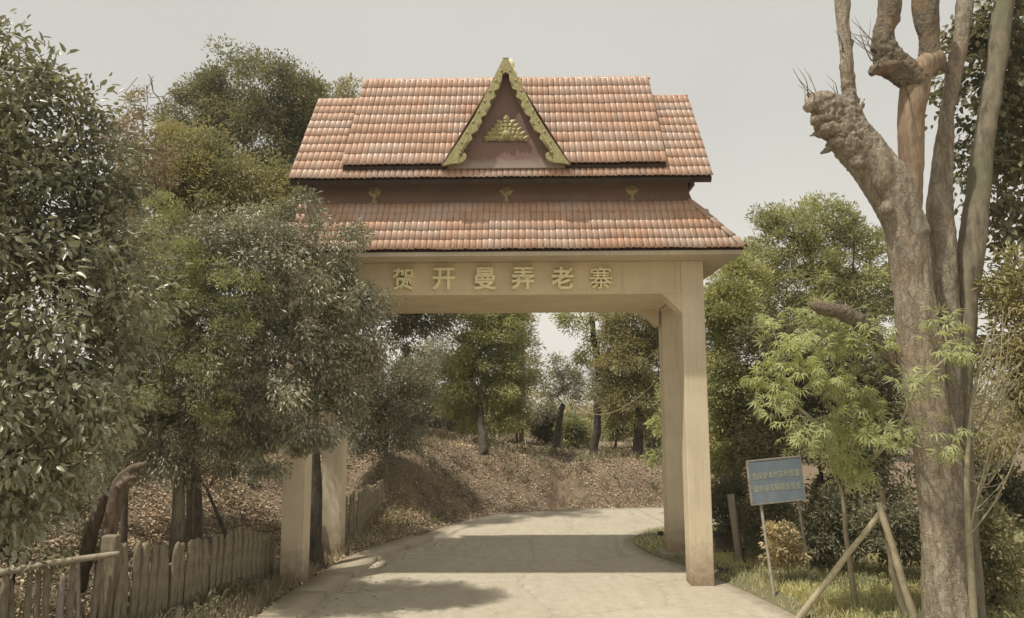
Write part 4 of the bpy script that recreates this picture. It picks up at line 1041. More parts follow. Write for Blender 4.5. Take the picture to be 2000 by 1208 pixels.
# ------------------------------------------------------------------ the pollarded giant at the right
def tube_raw(pts, rads, k=14):
    P_ = smooth_line3(pts, 6); n0 = len(pts); r_ = np.interp(np.linspace(0, n0 - 1, len(P_)), np.arange(n0), rads)
    v, f = tube(P_, r_, k); nv = len(v)
    c0, c1 = P_[0], P_[-1]; v = np.vstack([v, c0, c1]); m = len(P_)
    caps_ = [(nv, (j + 1) % k, j) for j in range(k)] + [(nv + 1, (m - 1) * k + j, (m - 1) * k + (j + 1) % k) for j in range(k)]
    return v, f, np.array(caps_)
def wood_body(name, tubes, mat, parent, org, voxel=.019, amp=.02, freq=3.2, lumps=(), knob=0, kc=None):
    """limbs fused into one skin, then roughened"""
    V_, F4, F3, o = [], [], [], 0
    for t in tubes:
        v, f, c = tube_raw(*t); V_.append(v); F4.append(f + o); F3.append(c + o); o += len(v)
    me = npmesh(name, np.concatenate(V_), [np.concatenate(F4), np.concatenate(F3)], mat)
    bm = bmesh.new(); bm.from_mesh(me)
    for (p, r) in lumps:
        q = bmesh.ops.create_icosphere(bm, subdivisions=2, radius=r)
        bmesh.ops.scale(bm, vec=(random.uniform(.8, 1.25), random.uniform(.8, 1.2), random.uniform(.7, 1.1)), verts=q['verts'])
        bmesh.ops.translate(bm, vec=p, verts=q['verts'])
    bm.to_mesh(me); bm.free()
    ob = bpy.data.objects.new(name, me); COL.objects.link(ob)
    rm = ob.modifiers.new('fuse', 'REMESH'); rm.mode = 'VOXEL'; rm.voxel_size = voxel
    bpy.context.view_layer.update()
    me2 = bpy.data.meshes.new_from_object(ob.evaluated_get(bpy.context.evaluated_depsgraph_get()))
    bpy.data.objects.remove(ob)
    n = len(me2.vertices); co = np.empty(n * 3, np.float32); me2.vertices.foreach_get('co', co); co = co.reshape(-1, 3)
    ed = np.empty(len(me2.edges) * 2, np.int32); me2.edges.foreach_get('vertices', ed); ed = ed.reshape(-1, 2)
    for _ in range(3):   # relax voxel steps
        s = np.zeros_like(co); c = np.zeros(n); np.add.at(s, ed[:, 0], co[ed[:, 1]]); np.add.at(s, ed[:, 1], co[ed[:, 0]])
        np.add.at(c, ed[:, 0], 1); np.add.at(c, ed[:, 1], 1); co = .5 * co + .5 * s / np.maximum(c, 1)[:, None]
    me2.vertices.foreach_set('co', co.ravel().astype(np.float32)); me2.update()
    nr = np.empty(n * 3, np.float32); me2.vertices.foreach_get('normal', nr); nr = nr.reshape(-1, 3)
    disp = np.empty(n)
    for i in range(n):
        x, y, z = co[i]
        d = noise.noise((x * freq, y * freq, z * freq * .45)) + .5 * noise.noise((x * freq * 2.6, y * freq * 2.6, z * freq * .9)) + .55 * (.4 - abs(noise.noise((x * freq * 5, y * freq * 5, z * freq * 1.1)))) + .25 * noise.noise((x * freq * 9, y * freq * 9, z * freq * 3))
        k_ = amp
        if knob:
            dd = math.dist((x, y, z), kc); wk = max(0, 1 - dd / knob[0])
            d += wk * knob[1] * (1 - 1.6 * abs(noise.noise((x * 9, y * 9, z * 9))) - 1.3 * abs(noise.noise((x * 21, y * 21, z * 21)))) / amp
        disp[i] = d * k_
    co = co + nr * disp[:, None] - np.array(org)
    me2.vertices.foreach_set('co', co.ravel().astype(np.float32))
    me2.materials.clear(); me2.materials.append(mat); me2.shade_smooth(); me2.update()
    me2.name = name
    return link(bpy.data.objects.new(name, me2), parent)
def TP(lst, D):
    pts, r = [], []
    for q in lst:
        px, py, hw = q[:3]; d = D + (q[3] if len(q) > 3 else 0)
        pts.append(np.array(P(px, py, d))); r.append(hw * d / F)
    return pts, r
D0 = 9.9
ob_ = P(1852, 1225, D0); org = (ob_.x, ob_.y, hz_(ob_.x, ob_.y) - .1)
pol = thing('pollarded_tree', 'massive pollarded tree with knobbly cut limbs and no leaves at right', 'tree', org)
main = TP([(1856, 1260, 56), (1850, 1180, 50), (1846, 1080, 46), (1836, 960, 44), (1824, 860, 44), (1806, 760, 43), (1794, 650, 42), (1784, 560, 40), (1776, 490, 40), (1764, 430, 44)], D0); main = (main[0], [r * .89 for r in main[1]])
left = TP([(1778, 470, 38), (1745, 380, 44), (1706, 322, 44), (1668, 275, 40), (1640, 236, 36), (1608, 206, 24, -.1), (1575, 216, 8, -.15)], D0)
mid_ = TP([(1768, 460, 30, .1), (1782, 350, 24, .05), (1782, 250, 25), (1788, 180, 29), (1800, 142, 26), (1838, 112, 20)], D0)
arcL = TP([(1798, 168, 26), (1768, 146, 28), (1742, 122, 27), (1728, 88, 21), (1732, 50, 17), (1741, 20, 22), (1738, -40, 19)], D0 - .05)
spurs = [TP([(1748, 138, 20), (1722, 136, 13), (1702, 147, 4)], D0 - .1), TP([(1738, 60, 12), (1750, 48, 7), (1760, 36, 2)], D0 - .1), TP([(1815, 140, 16), (1842, 128, 11), (1858, 150, 3)], D0)]
arcR = TP([(1822, 130, 20), (1819, 80, 20), (1812, 30, 24), (1810, -50, 26)], D0)
spikes = []
for px, py, dx, dy, h_ in ((1672, 215, 12, -22, 6), (1684, 225, 6, -30, 5), (1592, 195, -14, -10, 9), (1605, 262, -22, 6, 10), (1625, 290, -20, 14, 9), (1650, 150, -8, -22, 4), (1667, 95, 7, -20, 4), (1700, 345, -18, 12, 9), (1648, 40, -10, -24, 4), (1730, 395, -12, 12, 8)):
    spikes.append(TP([(px - dx * .5, py - dy * .5, h_ * 1.3), (px, py, h_), (px + dx, py + dy, 1.2)], D0 - .05))
stub = TP([(1664, 235, 22), (1662, 190, 15), (1658, 120, 12), (1652, 60, 13), (1645, -40, 13)], D0 - .05)
stemB = TP([(1846, 980, 30, .25), (1846, 800, 30, .35), (1850, 640, 26, .4), (1840, 520, 28, .4), (1838, 420, 25, .4), (1845, 320, 19, .4), (1852, 230, 15, .35), (1866, 150, 13, .3), (1882, 60, 14, .3), (1897, -50, 17, .3)], D0)
brk = TP([(1800, 740, 22, .1), (1745, 705, 15, .2), (1702, 655, 11, .2), (1662, 620, 15, .15), (1615, 606, 13, .1), (1580, 600, 5, .1)], D0)
lumps = []
for _ in range(60):
    t = random.random(); k = random.uniform(-.35, 1.0) * 29; px = 1612 + 100 * t - k * .74 * 1.0; py = 213 + 112 * t + k * .67
    lumps.append((P(px, py, D0 + random.uniform(-.20, .05)), random.uniform(.055, .12)))
for _ in range(14):
    t = random.random(); lumps.append((P(1738 + 30 * t + random.uniform(-14, 14), 122 + 22 * t + random.uniform(-14, 14), D0 - random.uniform(0, .10)), random.uniform(.06, .11)))
for _ in range(14):
    lumps.append((P(1722 + random.uniform(0, 45), 335 + random.uniform(-15, 80), D0 - random.uniform(0.08, .16)), random.uniform(.09, .14)))
kc = P(1640, 245, D0)
wood_body('trunk', [main, left, stub, stemB] + spikes, M['pollard'], pol, org, lumps=lumps[:60] + lumps[74:], knob=(.9, .05), kc=kc, amp=.034)
wood_body('peeled_limb', [mid_], M['heartwood'], pol, org, amp=.024)
wood_body('limb', [arcL, arcR] + spurs, M['burl'], pol, org, lumps=lumps[60:74], amp=.032, knob=(.8, .045), kc=P(1740, 130, D0))
wood_body('broken_limb', [brk], M['burl'], pol, org, amp=.035, freq=6)
# sprouts and splinters
tw = []
rg = np.random.default_rng(5)
for (px, py, dx, dy, n) in ((1600, 195, -40, -50, 3), (1575, 200, -20, -60, 2), (1730, 110, -60, -60, 5), (1715, 130, -50, -90, 4), (1640, 190, -10, -30, 2), (1745, 30, 20, -30, 2), (1650, 100, -12, -30, 3), (1772, 200, -14, -45, 2)):
    for _ in range(n):
        a = np.array(P(px + rg.uniform(-10, 10), py + rg.uniform(-8, 8), D0 - .1)); b = np.array(P(px + dx * rg.uniform(.5, 1.3), py + dy * rg.uniform(.5, 1.3), D0 + rg.uniform(-.5, .3)))
        m_ = (a + b) / 2 + rg.normal(0, .03, 3); tw.append(tube(smooth_line3([a, m_, b], 3), np.linspace(.009, .0025, 7), 4))
        if rg.random() < .6:
            c = m_ + (b - a) * .3 + rg.normal(0, .08, 3); tw.append(tube([m_, c], [.005, .002], 3))
v, f = join_tubes(tw); npobj('dead_sprouts', v - np.array(org), f, M['bark_grey'], pol)['kind'] = 'stuff'

# leafy neighbour stem and its heart-shaped leaves
D1 = 10.4
b1 = P(1893, 1200, D1); o1 = (b1.x, b1.y, hz_(b1.x, b1.y) - .1)
fic = tree('fig_tree', 'tall smooth-stemmed tree with dark heart-shaped leaves in the upper right corner', 'tree', 91, (b1.x, b1.y),
     [PB(1965, 50, 10.7, 50, 80), PB(1925, 120, 10.9, 30, 70), PB(1900, 60, 11, 26, 60), PB(1985, 200, 10.7, 45, 70), PB(1930, 260, 10.9, 30, 50), PB(1985, 330, 10.8, 40, 60), PB(1955, 420, 10.9, 40, 45), PB(1870, 180, 11.1, 22, 70), PB(1990, 470, 10.8, 40, 40), PB(2060, 200, 10.8, 60, 260), PB(1880, 330, 11.2, 20, 60)],
     M['lf_dark'], M['bark_smooth'], 220, 8500, .115, .68, 'broad', .34, .09, trunk_top=tuple(P(1970, -30, D1)), lean=[tuple(P(1886, 1000, D1)), tuple(P(1884, 820, D1)), tuple(P(1888, 600, D1)), tuple(P(1902, 440, D1)), tuple(P(1916, 320, D1)), tuple(P(1930, 200, D1))],
     droop=.7, up=.4, pen=.3)
wood_body('stem', [TP([(1886, 1240, 34), (1884, 1100, 28), (1882, 1000, 20), (1880, 880, 17), (1882, 740, 17), (1886, 620, 20), (1893, 540, 23), (1905, 440, 24), (1917, 330, 21), (1932, 230, 19), (1950, 120, 19), (1972, -40, 19)], D1 - .06)], M['bark_smooth'], fic, (fic.location.x, fic.location.y, fic.location.z), amp=.022, freq=3)

# ------------------------------------------------------------------ young propped tree
tree('young_tree', 'young propped tree with drooping pale green compound leaves', 'tree', 101, PX(1752, 10.6),
     [PB(1560, 680, 10.2, 45, 34), PB(1630, 665, 10.4, 50, 40), PB(1700, 670, 10.2, 55, 36), PB(1770, 650, 10.3, 45, 36), PB(1590, 750, 10.1, 55, 36), PB(1530, 780, 10.3, 34, 34), PB(1660, 760, 10.4, 60, 40),
      PB(1580, 850, 10.2, 50, 34), PB(1640, 860, 10.5, 45, 34), PB(1730, 860, 10.1, 40, 30), PB(1700, 800, 10.5, 40, 34), PB(1810, 720, 10.1, 30, 34), PB(1510, 700, 10.4, 26, 26), PB(1800, 860, 10.0, 25, 20), PB(1680, 930, 10.6, 45, 30), PB(1600, 620, 10.4, 40, 24), PB(1830, 640, 9.3, 26, 26), PB(1850, 700, 9.2, 30, 30), PB(1780, 760, 9.3, 36, 30), PB(1840, 860, 9.3, 22, 22), PB(1500, 620, 10.4, 24, 20), PB(1480, 760, 10.4, 20, 26)],
     M['lf_bright'], M['twig'], 110, 1150, .14, 1, 'palm', .27, .062, lean=[PT3(1738, 1090, 10.5)], trunk_top=PT3(1722, 960, 10.5), droop=.25, up=1.1, jit=.5, singles=290, tip=.010, pen=.30, shell=.2, wig=.16)
tree('thin_sapling', 'thin pale sapling with few leaves left of the propped young tree', 'sapling', 102, PX(1655, 11.2),
     [PB(1640, 860, 11.2, 40, 50), PB(1610, 900, 11.2, 30, 30), PB(1670, 930, 11.1, 25, 30)], M['lf_green'], M['twig'], 22, 300, .09, .4, 'fold', .16, .045, trunk_top=PT3(1640, 950, 11.2), tip=.007)
_r = np.random.default_rng(77); bb_ = P(1897, 1180, 9.6); bt = thing('bare_twig_shrub', 'pale bare-twigged shrub fanning out to the right of the pollarded trunk', 'shrub', (bb_.x, bb_.y, hz_(bb_.x, bb_.y) - .05))
stem_ = smooth_line3([np.array(bt.location), np.array(P(1893, 1080, 9.55)), np.array(P(1888, 960, 9.5)), np.array(P(1892, 860, 9.5)), np.array(P(1905, 760, 9.5)), np.array(P(1930, 660, 9.5))], 5)
tb = [tube(stem_, np.linspace(.05, .012, len(stem_)), 8)]; tips_ = []
for k in range(17):
    i0 = _r.integers(6, len(stem_) - 3); a = stem_[i0]; e_ = np.array(P(_r.uniform(1925, 2020), _r.uniform(600, 960), 9.5 + _r.uniform(-.5, .6)))
    if e_[2] < a[2] + .1: e_[2] = a[2] + _r.uniform(.1, .5)
    m1 = a + (e_ - a) * .45 + np.array([_r.normal(0, .06), _r.normal(0, .06), -.10 + _r.normal(0, .05)])
    c_ = smooth_line3([a, m1, e_], 6); tb.append(tube(c_, np.linspace(.016, .004, len(c_)), 5))
    for _ in range(5):
        q = c_[_r.integers(3, len(c_) - 1)]; w2 = q + np.array([_r.uniform(-.05, .28), _r.normal(0, .12), _r.uniform(.08, .38)]); tb.append(tube([q, (q + w2) / 2 + _r.normal(0, .015, 3), w2], [.006, .0045, .002], 4)); tips_.append(w2)
v, f = join_tubes(tb); npobj('trunk', v - np.array(bt.location), f, M['twig'], bt, smooth=True)
tips_ = np.repeat(np.array(tips_), 3, 0) + _r.normal(0, .04, (len(tips_) * 3, 3))
v, f, r = leaf_batch('fold', tips_, leaf_frames(_r, tips_, _r.normal(0, 1, tips_.shape), .6, .3, .3), .07 * _r.uniform(.6, 1.2, len(tips_)), .35, _r.uniform(0, .99, len(tips_)))
npobj('crown', v - np.array(bt.location), f, M['lf_olive'], bt, rnd=r)['kind'] = 'stuff'
props_ = thing('tree_prop', 'three peeled wooden poles tied together propping up the young tree', 'tree prop', (P(1722, 1000, 10.7).x, 10.7, 0))
po = Vector(props_.location)
for (a, b, r, mt) in (((1548, 1214, 10.95), (1728, 992, 10.35), .042, 'pole'), ((1790, 1222, 10.3), (1716, 985, 10.3), .048, 'pole'), ((1768, 1160, 12.2), (1724, 1000, 10.6), .04, 'bark_grey')):
    A = P(*a); A.z = hz_(A.x, A.y) - .05; B = P(*b)
    n = 9; pts = [A.lerp(B, i / (n - 1)) + Vector((random.uniform(-.006, .006), 0, random.uniform(-.006, .006))) for i in range(n)]
    v, f, c = tube_raw([np.array(p) for p in pts], [r * (1.1 - .25 * i / (n - 1)) * (1.12 if i % 3 == 1 else 1) for i in range(n)], 10)
    npobj('pole', v - np.array(po), [f, c], M[mt], props_, smooth=True)
K_ = np.array(P(1722, 1006, 10.45)); a_ = np.linspace(0, 4 * math.pi, 26)
v, f = tube(np.stack([K_[0] + .09 * np.cos(a_), K_[1] + .09 * np.sin(a_), K_[2] + a_ * .003], -1), [.006] * 26, 5)
npobj('binding', v - np.array(po), f, M['bark_dark'], props_)

# ------------------------------------------------------------------ blue notice board
M['blue'] = mat_simple('faded_blue_board', (.20, .26, .33), .5, .12, 3, .05, .4, c2=(.27, .32, .37))
M['pipe'] = mat_simple('grey_painted_pipe', (.33, .30, .25), .6, .25, 12, .1, .4)
M['sign_txt'] = mat_simple('faded_cream_lettering', (.48, .47, .36), .6, .2, 20, 0, .2)
SD = 12.2
c0 = P(1516, 941, SD)
sg = thing('notice_board', 'tilted faded blue notice board on two pipes with two lines of lettering', 'sign', (c0.x, c0.y, 0))
tilt = math.radians(4.5); MB_ = Matrix.Rotation(.10, 4, 'Z') @ Matrix.Rotation(tilt, 4, 'Y').inverted()
BW, BH = .865, .66
def on_board(o, m=Matrix()):
    o.matrix_local = Matrix.Translation((0, 0, c0.z)) @ MB_ @ m
pn = bobj('panel', box(bmesh.new(), -BW / 2, BW / 2, -.010, .010, -BH / 2, BH / 2, .003), M['blue'], sg); on_board(pn)
for nm, bb in (('frame_rail', (-BW / 2 - .03, BW / 2 + .012, -.016, .02, BH / 2 + .001, BH / 2 + .022)), ('frame_rail', (-BW / 2 - .03, BW / 2 + .012, -.016, .02, -BH / 2 - .022, -BH / 2 - .001)),
               ('frame_rail', (-BW / 2 - .03, -BW / 2 - .001, -.016, .025, -BH / 2, BH / 2)), ('frame_rail', (BW / 2 + .001, BW / 2 + .013, -.016, .02, -BH / 2, BH / 2))):
    on_board(bobj(nm, box(bmesh.new(), *bb, .003), M['pipe'], sg))
for row, line in enumerate(('为保护本村茶叶质量', '请外来车辆接受检查')):
    for i, ch in enumerate(line):
        me = text_mesh(ch, .1, .0015, .0008); me.materials.clear(); me.materials.append(M['sign_txt'])
        o = bpy.data.objects.new('character', me); link(o, sg)
        h = max(me.get('h', .09), .05); s_ = min(.128 / h, .085 / max(me.get('w', .09), .05) * 1.15)
        on_board(o, Matrix.Translation((-.355 + i * .0885, -.0125, .095 - row * .20)) @ Matrix.Rotation(math.pi / 2, 4, 'X') @ Matrix.Diagonal((s_ * .80, s_ * 1.12, 1, 1)))
for (tx, ty, bx_, by_, bd) in ((1484, 978, 1513, 1182, 11.9), (1557, 972, 1584, 1150, 12.6)):
    A = P(bx_, by_, bd); A.z = hz_(A.x, A.y) - .15; B = P(tx, ty, SD + (.10 if tx > 1500 else .04)); T_ = B + Vector((-.05, .0, .45))
    v, f, c = tube_raw([np.array(A), np.array(B), np.array(T_)], [.024] * 3, 10)
    npobj('post', v - np.array(sg.location), [f, c], M['pipe'], sg, smooth=True)

# ------------------------------------------------------------------ things beside the right columns
a, b = P(1447, 1116, 14.3), P(1426, 968, 14.4)
cp = thing('concrete_post', 'leaning weathered concrete post behind the right front column', 'post', (a.x, a.y, 0))
v, f, c = tube_raw([np.array((a.x, a.y, -.1)), np.array(b)], [.078, .07], 4); npobj('post_shaft', v - np.array(cp.location), [f, c], M['post'], cp)
sh = bmesh.new(); A = [P(1396, 1040, 15.4), P(1412, 1046, 15.3), P(1446, 1070, 14.9), P(1440, 1078, 14.7), P(1396, 1078, 14.8)]
top = [sh.verts.new(p) for p in A]; bot = [sh.verts.new(p - Vector((0, -.01, .03))) for p in A]
sh.faces.new(top); sh.faces.new(bot[::-1])
for i in range(5): sh.faces.new((top[i], bot[i], bot[(i + 1) % 5], top[(i + 1) % 5]))
bmesh.ops.recalc_face_normals(sh, faces=sh.faces)
M['tarp'] = mat_simple('dull_brown_sheet', (.10, .08, .065), .7, .3, 6, .3, .3)
tag(bobj('scrap_sheet', sh, M['tarp']), 'dark sagging sheet lying behind the right front column', 'sheet')
q = P(1432, 1127, 13.6)
pl = bobj('plank', box(bmesh.new(), -.28, .28, -.07, .07, 0, .035, .006), M['bark_dark']); pl.location = (q.x, q.y, hz_(q.x, q.y) + .03); pl.rotation_euler = (0, 0, .1)
tag(pl, 'short dark plank lying on the grass right of the column', 'plank')
# small box socket on the rear column
bx = box(bmesh.new(), 3.08, 3.19, V2 - .04, V2 - .014, .42, .50, .004); part('socket_box', bx, M['timber_dark'])

# ------------------------------------------------------------------ cords
def cord(name, label, A, B, sagz, r):
    n = 24; pts = [A.lerp(B, i / (n - 1)) - Vector((0, 0, sagz * 4 * (i / (n - 1)) * (1 - i / (n - 1)))) for i in range(n)]
    v, f = tube(np.array([tuple(p) for p in pts]), [r] * n, 5); tag(npobj(name, v, f, M['gilt_dull']), label, 'cord')
cord('cord', 'thin pale cord sagging from the right rear column to the gnarled tree', Vector(gate.matrix_local @ Vector((W_ - C_ + .01, VB - .1, 0))) + Vector((0, 0, P(1300, 742, 15.2).z)), P(1105, 770, 28.8), .75, .010)
cord('cord', 'thin white cord strung from the pollarded trunk to the left', P(1788, 566, 9.55), P(1440, 640, 17.0), .18, .007)

# ------------------------------------------------------------------ fences
def picket_mesh(seed):
    rg = random.Random(seed); bm = bmesh.new(); w_, t_ = .062, .036
    prof_ = [(0, 1.0), (.25, .95 + rg.uniform(-.05, .05)), (.5, 1.05), (.72, .95 + rg.uniform(-.06, .06)), (.86, .80), (.895, .62), (.93, .86), (.97, .80), (1.0, .30)] if seed % 3 else \
            [(0, 1.0), (.3, .96), (.55, 1.03), (.8, .98), (.92, .92), (.97, .72), (1.0, .28)]
    prev = None
    for h, s in prof_:
        ox, oy = rg.uniform(-.006, .006), rg.uniform(-.004, .004)
        ring = [bm.verts.new((ox + w_ * s * math.cos(a * math.pi / 4 + .39), oy + t_ * s * math.sin(a * math.pi / 4 + .39), h)) for a in range(8)]
        if prev:
            for i in range(8): bm.faces.new((prev[i], prev[(i + 1) % 8], ring[(i + 1) % 8], ring[i]))
        prev = ring
    bm.faces.new(prev)
    me = bpy.data.meshes.new('picket'); bm.to_mesh(me); bm.free(); me.materials.append(M['fence']); me.shade_smooth(); return me
pick = [picket_mesh(i) for i in range(6)]
def fence(label, path, tops, step, seed, rail=True):
    rg = random.Random(seed); pth = np.array(path, float); s = np.concatenate([[0], np.cumsum(np.hypot(*np.diff(pth, axis=0).T))])
    th = thing('picket_fence', label, 'fence', (pth[0][0], pth[0][1], 0)); o = np.array([pth[0][0], pth[0][1], 0])
    n = int(s[-1] / step); tt = np.linspace(0, s[-1], n + 1)
    zt = lambda q: np.interp(q / s[-1], np.linspace(0, 1, len(tops)), tops)
    for q in tt:
        x, y = np.interp(q, s, pth[:, 0]), np.interp(q, s, pth[:, 1]); d = np.array([np.interp(q + .1, s, pth[:, 0]) - np.interp(q - .1, s, pth[:, 0]), np.interp(q + .1, s, pth[:, 1]) - np.interp(q - .1, s, pth[:, 1])])
        z0 = hz_(x, y) - .06; z1 = zt(q) - .02 + rg.uniform(-.05, .03)
        p = bpy.data.objects.new('picket', rg.choice(pick)); link(p, th)
        p.location = (x - o[0], y - o[1], z0); p.rotation_euler = (rg.uniform(-.04, .04), rg.uniform(-.05, .05), math.atan2(d[1], d[0]) + rg.uniform(-.15, .15)); p.scale = (rg.uniform(.9, 1.15), 1, z1 - z0)
    for hh in (.30, .72):
        pts = []
        for q in np.linspace(0, s[-1], 10):
            x, y = np.interp(q, s, pth[:, 0]), np.interp(q, s, pth[:, 1]); z0 = hz_(x, y); pts.append(np.array([x - o[0] - .035, y - o[1] - .01, z0 + (zt(q) - z0) * hh]))
        v, f, c = tube_raw(pts, [.024] * 10, 6); npobj('fence_rail', v, [f, c], M['fence'], th, smooth=True)
    return th
x0, y0 = gx(243, 10.2), 10.2
f1 = fence('knobbed concrete picket fence running to the left front column', [(x0, y0), (gx(390, 11.4), 11.4), (-4.12, 13.25)], [P(250, 1052, 10.2).z, P(330, 1058, 11).z, P(420, 1040, 11.8).z, P(480, 1024, 12.5).z, P(540, 1040, 13.2).z], .128, 3)
pb = box(bmesh.new(), -.10, .10, -.07, .07, -.1, P(240, 1043, 10.1).z, .02); bobj('end_post', pb, M['fence'], f1).location = (-.09, -.05, 0)
fence('shaded picket fence continuing behind the left columns up the verge', [(-4.0, 14.1), (-3.75, 16.0), (-3.25, 19.0)], [1.0, 1.02, 1.05, 1.15], .15, 4)
# sagging rail fence at the lower left corner
rf = thing('rail_fence', 'low sagging rail fence with odd stakes at the lower left corner', 'fence', (x0 - .2, 10.0, 0)); ro = np.array(rf.location)
pts = [np.array(P(232, 1078, 10.05)), np.array(P(160, 1088, 9.8)), np.array(P(90, 1098, 9.6)), np.array(P(15, 1112, 9.4)), np.array(P(-60, 1118, 9.3))]
v, f, c = tube_raw(pts, [.035, .042, .04, .045, .04], 8); npobj('rail', v - ro, [f, c], M['rail'], rf, smooth=True)
for i, px in enumerate(range(-40, 232, 22)):
    t = (232 - px) / 290; D_ = 10.05 - .75 * t; top = P(px, 1080 + 38 * t + random.uniform(-14, 30), D_)
    z0 = hz_(top.x, top.y) - .05; o = bpy.data.objects.new('stake', pick[i % 6]); link(o, rf); o.location = (top.x - ro[0], top.y + .05 - ro[1], z0)
    o.rotation_euler = (random.uniform(-.06, .06), random.uniform(-.12, .12), random.uniform(-.4, .4)); o.scale = (random.uniform(.5, .95), 1, top.z - z0)
    if i in (7, 9):
        me = o.data.copy(); me.materials.clear(); me.materials.append(M['pink']); o.data = me; o['label'] = 'faded pink stake'

# old broken trunk leaning over the rail fence
tr_ = thing('broken_trunk', 'leaning broken red-brown trunk with a bent top behind the rail fence', 'dead trunk', (P(190, 1060, 10.6).x, 10.6, 0))
wood_body('wood', [TP([(195, 1150, 16), (208, 1060, 14), (222, 985, 13), (234, 940, 12), (252, 916, 9), (286, 903, 6)], 10.5), TP([(150, 1150, 15, .15), (172, 1060, 13, .15), (196, 985, 11, .1), (212, 945, 4, .05)], 10.5), TP([(232, 950, 10), (250, 932, 7), (268, 930, 3)], 10.4)],
          M['log'], tr_, tuple(tr_.location), voxel=.018, amp=.02, freq=6)

# ------------------------------------------------------------------ ground cover
def scatter(name, label, n, region, mat, kind, size, ratio, seed, flat=.8, lift=.02, zadd=0, upright=False, keep=None, clump=0):
    rng = np.random.default_rng(seed); x0, x1, y0, y1 = region
    x = rng.uniform(x0, x1, n); y = rng.uniform(y0, y1, n)
    if clump:
        k = max(1, n // clump); cx_, cy_ = rng.uniform(x0, x1, k), rng.uniform(y0, y1, k); i = rng.integers(0, k, n)
        x = cx_[i] + rng.normal(0, .07, n); y = cy_[i] + rng.normal(0, .07, n)
    dl, dr = dist_line(x, y, RL), dist_line(x, y, RR); m = ~inside(x, y) & keep(x, y, dl, dr, rng); x, y = x[m], y[m]; n = len(x)
    z = height(x, y) + rng.uniform(0, lift, n) + zadd
    pos = np.stack([x, y, z], -1)
    a = rng.uniform(0, 2 * math.pi, n)
    if upright: d = np.stack([np.cos(a) * .45, np.sin(a) * .45, np.ones(n)], -1)
    else: d = np.stack([np.cos(a), np.sin(a), rng.normal(0, 1 - flat, n)], -1)
    fr = leaf_frames(rng, pos, d, 0 if upright else 1.6, .12, 0)
    v, f, r = leaf_batch(kind, pos, fr, size * rng.uniform(.5, 1.4, n), ratio, rng.uniform(0, .999, n))
    o = npobj(name, v, f, mat, rnd=r); tag(o, label, None, kind='stuff'); return o
L_side = lambda x, y, dl, dr, rng: (dl < dr) & (dl > .02)
scatter('leaf_litter', 'brown fallen leaves covering the bank beyond the road', 95000, (-9, 9, 17, 33), M['litter'], 'fold', .065, .55, 201, keep=lambda x, y, dl, dr, rng: (dl < dr) & ~((np.exp(-((x - 1.45 - .15 * (y - 23)) / .3) ** 2) > .35) & (dl < 3) & (rng.random(len(x)) < .93)), lift=.05, flat=.6)
scatter('leaf_litter', 'brown fallen leaves on the slope behind the picket fence', 52000, (-13, -2.6, 8.5, 18.5), M['litter'], 'fold', .07, .55, 202, keep=L_side, lift=.04, flat=.6)
scatter('bank_weeds', 'dull olive weeds scattered over the leafy bank', 30000, (-9, 9, 17, 33), M['lf_dark'], 'fold', .13, .35, 203, keep=lambda x, y, dl, dr, rng: (dl < dr) & (wob(x, y, 1.4) > .08) & (dl > .1), lift=.18, flat=.3, clump=6)
scatter('dry_grass', 'straw-coloured dry grass tufts along the left verge', 15000, (-7, -2.4, 8.5, 22), M['drygrass'], 'blade', .16, .06, 204, keep=lambda x, y, dl, dr, rng: (dl < dr) & (dl < 1.6) & (dl > .1), upright=True, clump=12)
scatter('verge_weeds', 'dark broad weeds along the foot of the left fences', 9000, (-7.5, -3.4, 8.5, 14), M['lf_dark'], 'fold', .10, .35, 205, keep=lambda x, y, dl, dr, rng: (dl < dr) & (dl > .5) & (wob(x, y, 1.4) > -.2), lift=.25, flat=.2, clump=14)
scatter('verge_grass', 'short dry-green grass on the right verge and round the column feet', 60000, (2.4, 12, 9.5, 22), M['grass'], 'blade', .075, .13, 206, keep=lambda x, y, dl, dr, rng: (dr < dl) & (dr < 3.6) & (rng.random(len(x)) < ss(-.6, .25, wob(x, y, 1.6))), upright=True)
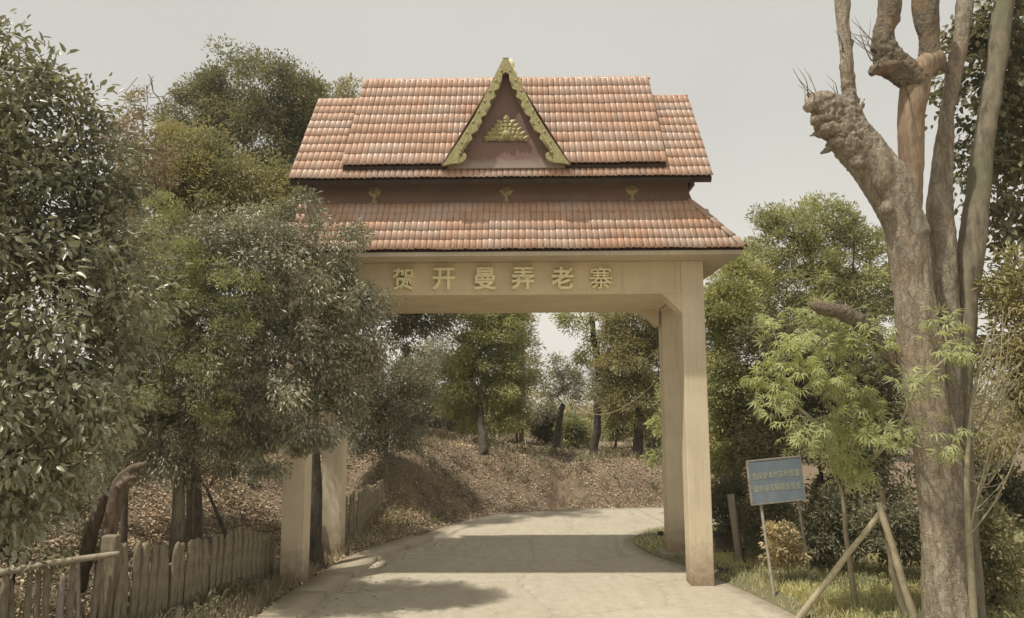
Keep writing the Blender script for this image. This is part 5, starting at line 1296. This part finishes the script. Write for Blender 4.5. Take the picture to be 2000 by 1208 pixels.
scatter('verge_grass', 'taller grass tufts on the right verge near the notice board', 16000, (3.2, 9, 9.8, 15), M['grass'], 'blade', .15, .07, 207, keep=lambda x, y, dl, dr, rng: (dr < dl) & (dr > .25), upright=True, clump=14)
scatter('ground_creeper', 'fresh green low creeper under the propped young tree', 15000, (4.2, 9.5, 9.5, 13.5), M['lf_green'], 'fold', .06, .6, 208, keep=lambda x, y, dl, dr, rng: (dr < dl) & (dr > .5) & (wob(x, y, 2) > -.1), lift=.12, flat=.5)
scatter('dry_stems', 'tangled brown stems and dead weeds on the leafy bank', 15000, (-6.5, 8, 16.5, 27), M['drybrown'], 'blade', .30, .045, 210, keep=lambda x, y, dl, dr, rng: (dl < dr) & (dl > .15) & (wob(x + 4, y, 1.1) > -.12), upright=True, clump=9)
scatter('dry_stems', 'tangled brown stems and dead weeds at the foot of the left fence', 9000, (-6.5, -3.4, 9, 15.5), M['drybrown'], 'blade', .24, .045, 211, keep=lambda x, y, dl, dr, rng: (dl < dr) & (dl > .1) & (dl < 2.6), upright=True, clump=9)
scatter('loose_grit', 'loose stones and grit along the road edges', 5000, (-4.2, 6, 9, 21.5), M['post'], 'fold', .035, .8, 212, keep=lambda x, y, dl, dr, rng: (np.minimum(dl, dr) < .35), flat=.5, lift=.02)
# leaves blown onto the kerb and road edge
rng = np.random.default_rng(209); n = 1500
t = rng.uniform(0, 1, n); i = (t * (len(ks) - 2)).astype(int); base_ = ks[i]; off = np.abs(rng.exponential(.35, n)) * rng.choice([1, 1, 1, 2.2], n)
x, y = base_[:, 0] + off, base_[:, 1] + rng.uniform(-.6, .6, n); m = (y > 9) & inside(x, y); x, y = x[m], y[m]; n = len(x)
dl = dist_line(x, y, RL); pos = np.stack([x, y, np.where(dl < .6, .062, .006)], -1); a = rng.uniform(0, 6.28, n)
fr = leaf_frames(rng, pos, np.stack([np.cos(a), np.sin(a), 0 * a], -1), 3, .05, 0)
v, f, r = leaf_batch('fold', pos, fr, .055 * rng.uniform(.5, 1.3, n), .5, rng.uniform(0, .999, n))
tag(npobj('blown_leaves', v, f, M['litter'], rnd=r), 'dead leaves blown onto the kerb and road edge', None, kind='stuff')
